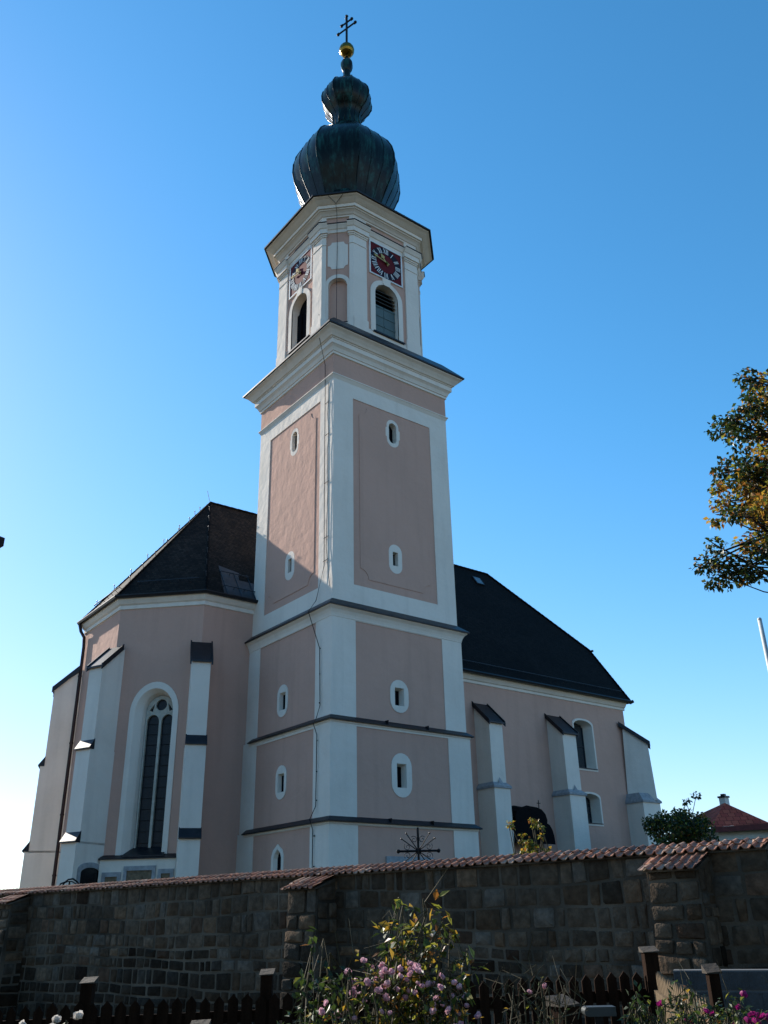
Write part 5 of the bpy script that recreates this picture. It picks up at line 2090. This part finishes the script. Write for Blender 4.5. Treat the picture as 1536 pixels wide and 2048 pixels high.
mb.poly(Hh(xa + .4, bk_, -.8), Hh(xa + .4, -1.2, -.8), Hh(xa + .4, -1.2, ze_ + .02), Hh(xa + .4, bk_, ze_ + .02))
mb.poly(Hh(xb, bk_, -.8), Hh(xa + .4, bk_, -.8), Hh(xa + .4, bk_, ze_), Hh(xb, bk_, ze_ - .76))
mb.build('wall', CREAM, hs_)
mb = MB()
q0 = HO + hu * 0.32 + hv * 0.9
mb.box(q0.x - .16, q0.y - .16, 5.7, q0.x + .16, q0.y + .16, 6.62)
ch = mb.build('chimney', CREAM, hs_)
mb = MB()
mb.box(q0.x - .20, q0.y - .20, 6.62, q0.x + .20, q0.y + .20, 6.70)
mb.box(q0.x - .09, q0.y - .09, 6.70, q0.x + .09, q0.y + .09, 6.80)
mb.build('chimney_cap', SHEET, ch)

# orange-walled shed peeping past the end of the wall
oh = empty('garden_shed', (2.2, -19.2, 0.0), 'ochre walled low building past the right end of the stone wall', 'shed')
mb = MB()
q = Vector((1.6, -18.0, 0))
pp = lambda x, y, z: tuple(q + Rt * x + Fw * y + Vector((0, 0, z)))
mb.hexa([pp(0, 0, 0), pp(4, 0, 0), pp(4, 2, 0), pp(0, 2, 0), pp(0, 0, 3.35), pp(4, 0, 3.35), pp(4, 2, 3.35), pp(0, 2, 3.35)])
mb.build('wall', mat('ochre_plaster', (0.42, 0.23, 0.06), 0.9, 0.25, 2, 0.3), oh)
mb = MB()
mb.hexa([pp(-.12, -.15, 3.35), pp(4.2, -.15, 3.35), pp(4.2, 2.2, 3.35), pp(-.12, 2.2, 3.35), pp(-.12, -.15, 3.43), pp(4.2, -.15, 3.43), pp(4.2, 2.2, 3.75), pp(-.12, 2.2, 3.75)])
mb.build('roof', REDTILE, oh, uvs=uvroof)

# flag pole and gooseneck lamp at the right
mb = MB()
mb.tube([(-0.65, -17.39, 0.9), (-0.65, -17.39, 7.38)], 0.055, 10, r1=0.045)
mb.ball((-0.65, -17.39, 7.38), 0.05, 8, 5)
tag(mb.build('flagpole', mat('pale_pole_paint', (0.62, 0.62, 0.60), 0.5, 0.15, 4), None, smooth=True), 'slim pale pole standing at the right edge behind the wall', 'pole')
gl = empty('gooseneck_lamp', (-1.2, -18.2, 0.9), 'white gooseneck lamp beside the right end of the wall', 'lamp')
mb = MB()
b = Vector((-1.22, -17.95, 0))
mb.tube([b + Vector((0, 0, .9)), b + Vector((0, 0, 2.85)), b + Vector((0, 0, 3.0)) + Rt * .0, b + Rt * .02 + Vector((0, 0, 3.12)), b + Rt * .08 + Vector((0, 0, 3.2)), b + Rt * .2 + Vector((0, 0, 3.24))], 0.028, 7)
mb.build('arm', mat('white_lamp_paint', (0.7, 0.7, 0.68), 0.4, 0.1, 5), gl, smooth=True)
mb = MB()
mb.ball(b + Rt * .28 + Vector((0, 0, 3.2)), 0.09, 10, 6, sc=(1, 1, .6))
mb.build('lamp_head', SHEET, gl)

# open garden hut just outside the left edge: only the tip of its eave shows
lh = empty('garden_hut', (-18.5, -21.0, 0), 'garden hut at the left edge, only the dark tip of its eave in view', 'hut')
tip = Vector((-17.165, -22.0, 3.60))
lx = Vector((-0.986, -0.164, 0))
ly = Vector((-0.188, 0.982, 0))
LP = lambda a, b, z: tuple(tip + lx * a + ly * b + Vector((0, 0, z)))
mb = MB()
mb.hexa([LP(0, 0, -.05), LP(3, 0, -.05), LP(3, 2.4, -.05), LP(0, 2.4, -.05), LP(0, 0, 0), LP(3, 0, 0), LP(3, 2.4, 0), LP(0, 2.4, 0)])
for a, b in (((0, 0), (3, 0)), ((3, 0), (3, 2.4)), ((3, 2.4), (0, 2.4)), ((0, 2.4), (0, 0))):
    mb.poly(LP(a[0], a[1], .0), LP(b[0], b[1], .0), LP(1.5, 1.2, 0.75))
mb.build('roof', PIPE, lh, uvs=uvroof)
for a, b in ((.35, .25), (2.7, .25), (2.7, 2.15), (.35, 2.15)):
    mb = MB()
    p0, p1 = LP(a, b, -3.7), LP(a, b, -.05)
    mb.tube([p0, p1], 0.06, 8)
    mb.build('post', WOOD, lh)

# thin bare trunk at the left edge beyond the wall
rg = random.Random(77)
bt = empty('bare_tree', (-9.4, 7.2, 0.0), 'thin dark bare trunk with twigs at the far left edge', 'tree')
b = Vector((-9.4, 7.2, 0.0)) - Rt * .02
mb = MB()
mb.tube([b, b + Vector((0, 0, 2.5)), b + Vector((-.02, 0, 4.2))], 0.09, 8, r1=0.05)
mb.build('trunk', BARK, bt)
mb = MB()
for k in range(14):
    p = b + Vector((0, 0, rg.uniform(2.6, 4.0)))
    e = p + Rt * rg.uniform(-.3, .30) + Fw * rg.uniform(-.3, .3) + Vector((0, 0, rg.uniform(.1, .4)))
    limb(mb, rg, p, e, .012, .004, .1, 4)
    for _ in range(3):
        limb(mb, rg, p.lerp(e, .6), e + rv(rg, .1), .006, .002, .1, 3)
mb.build('twigs', BARK, bt)
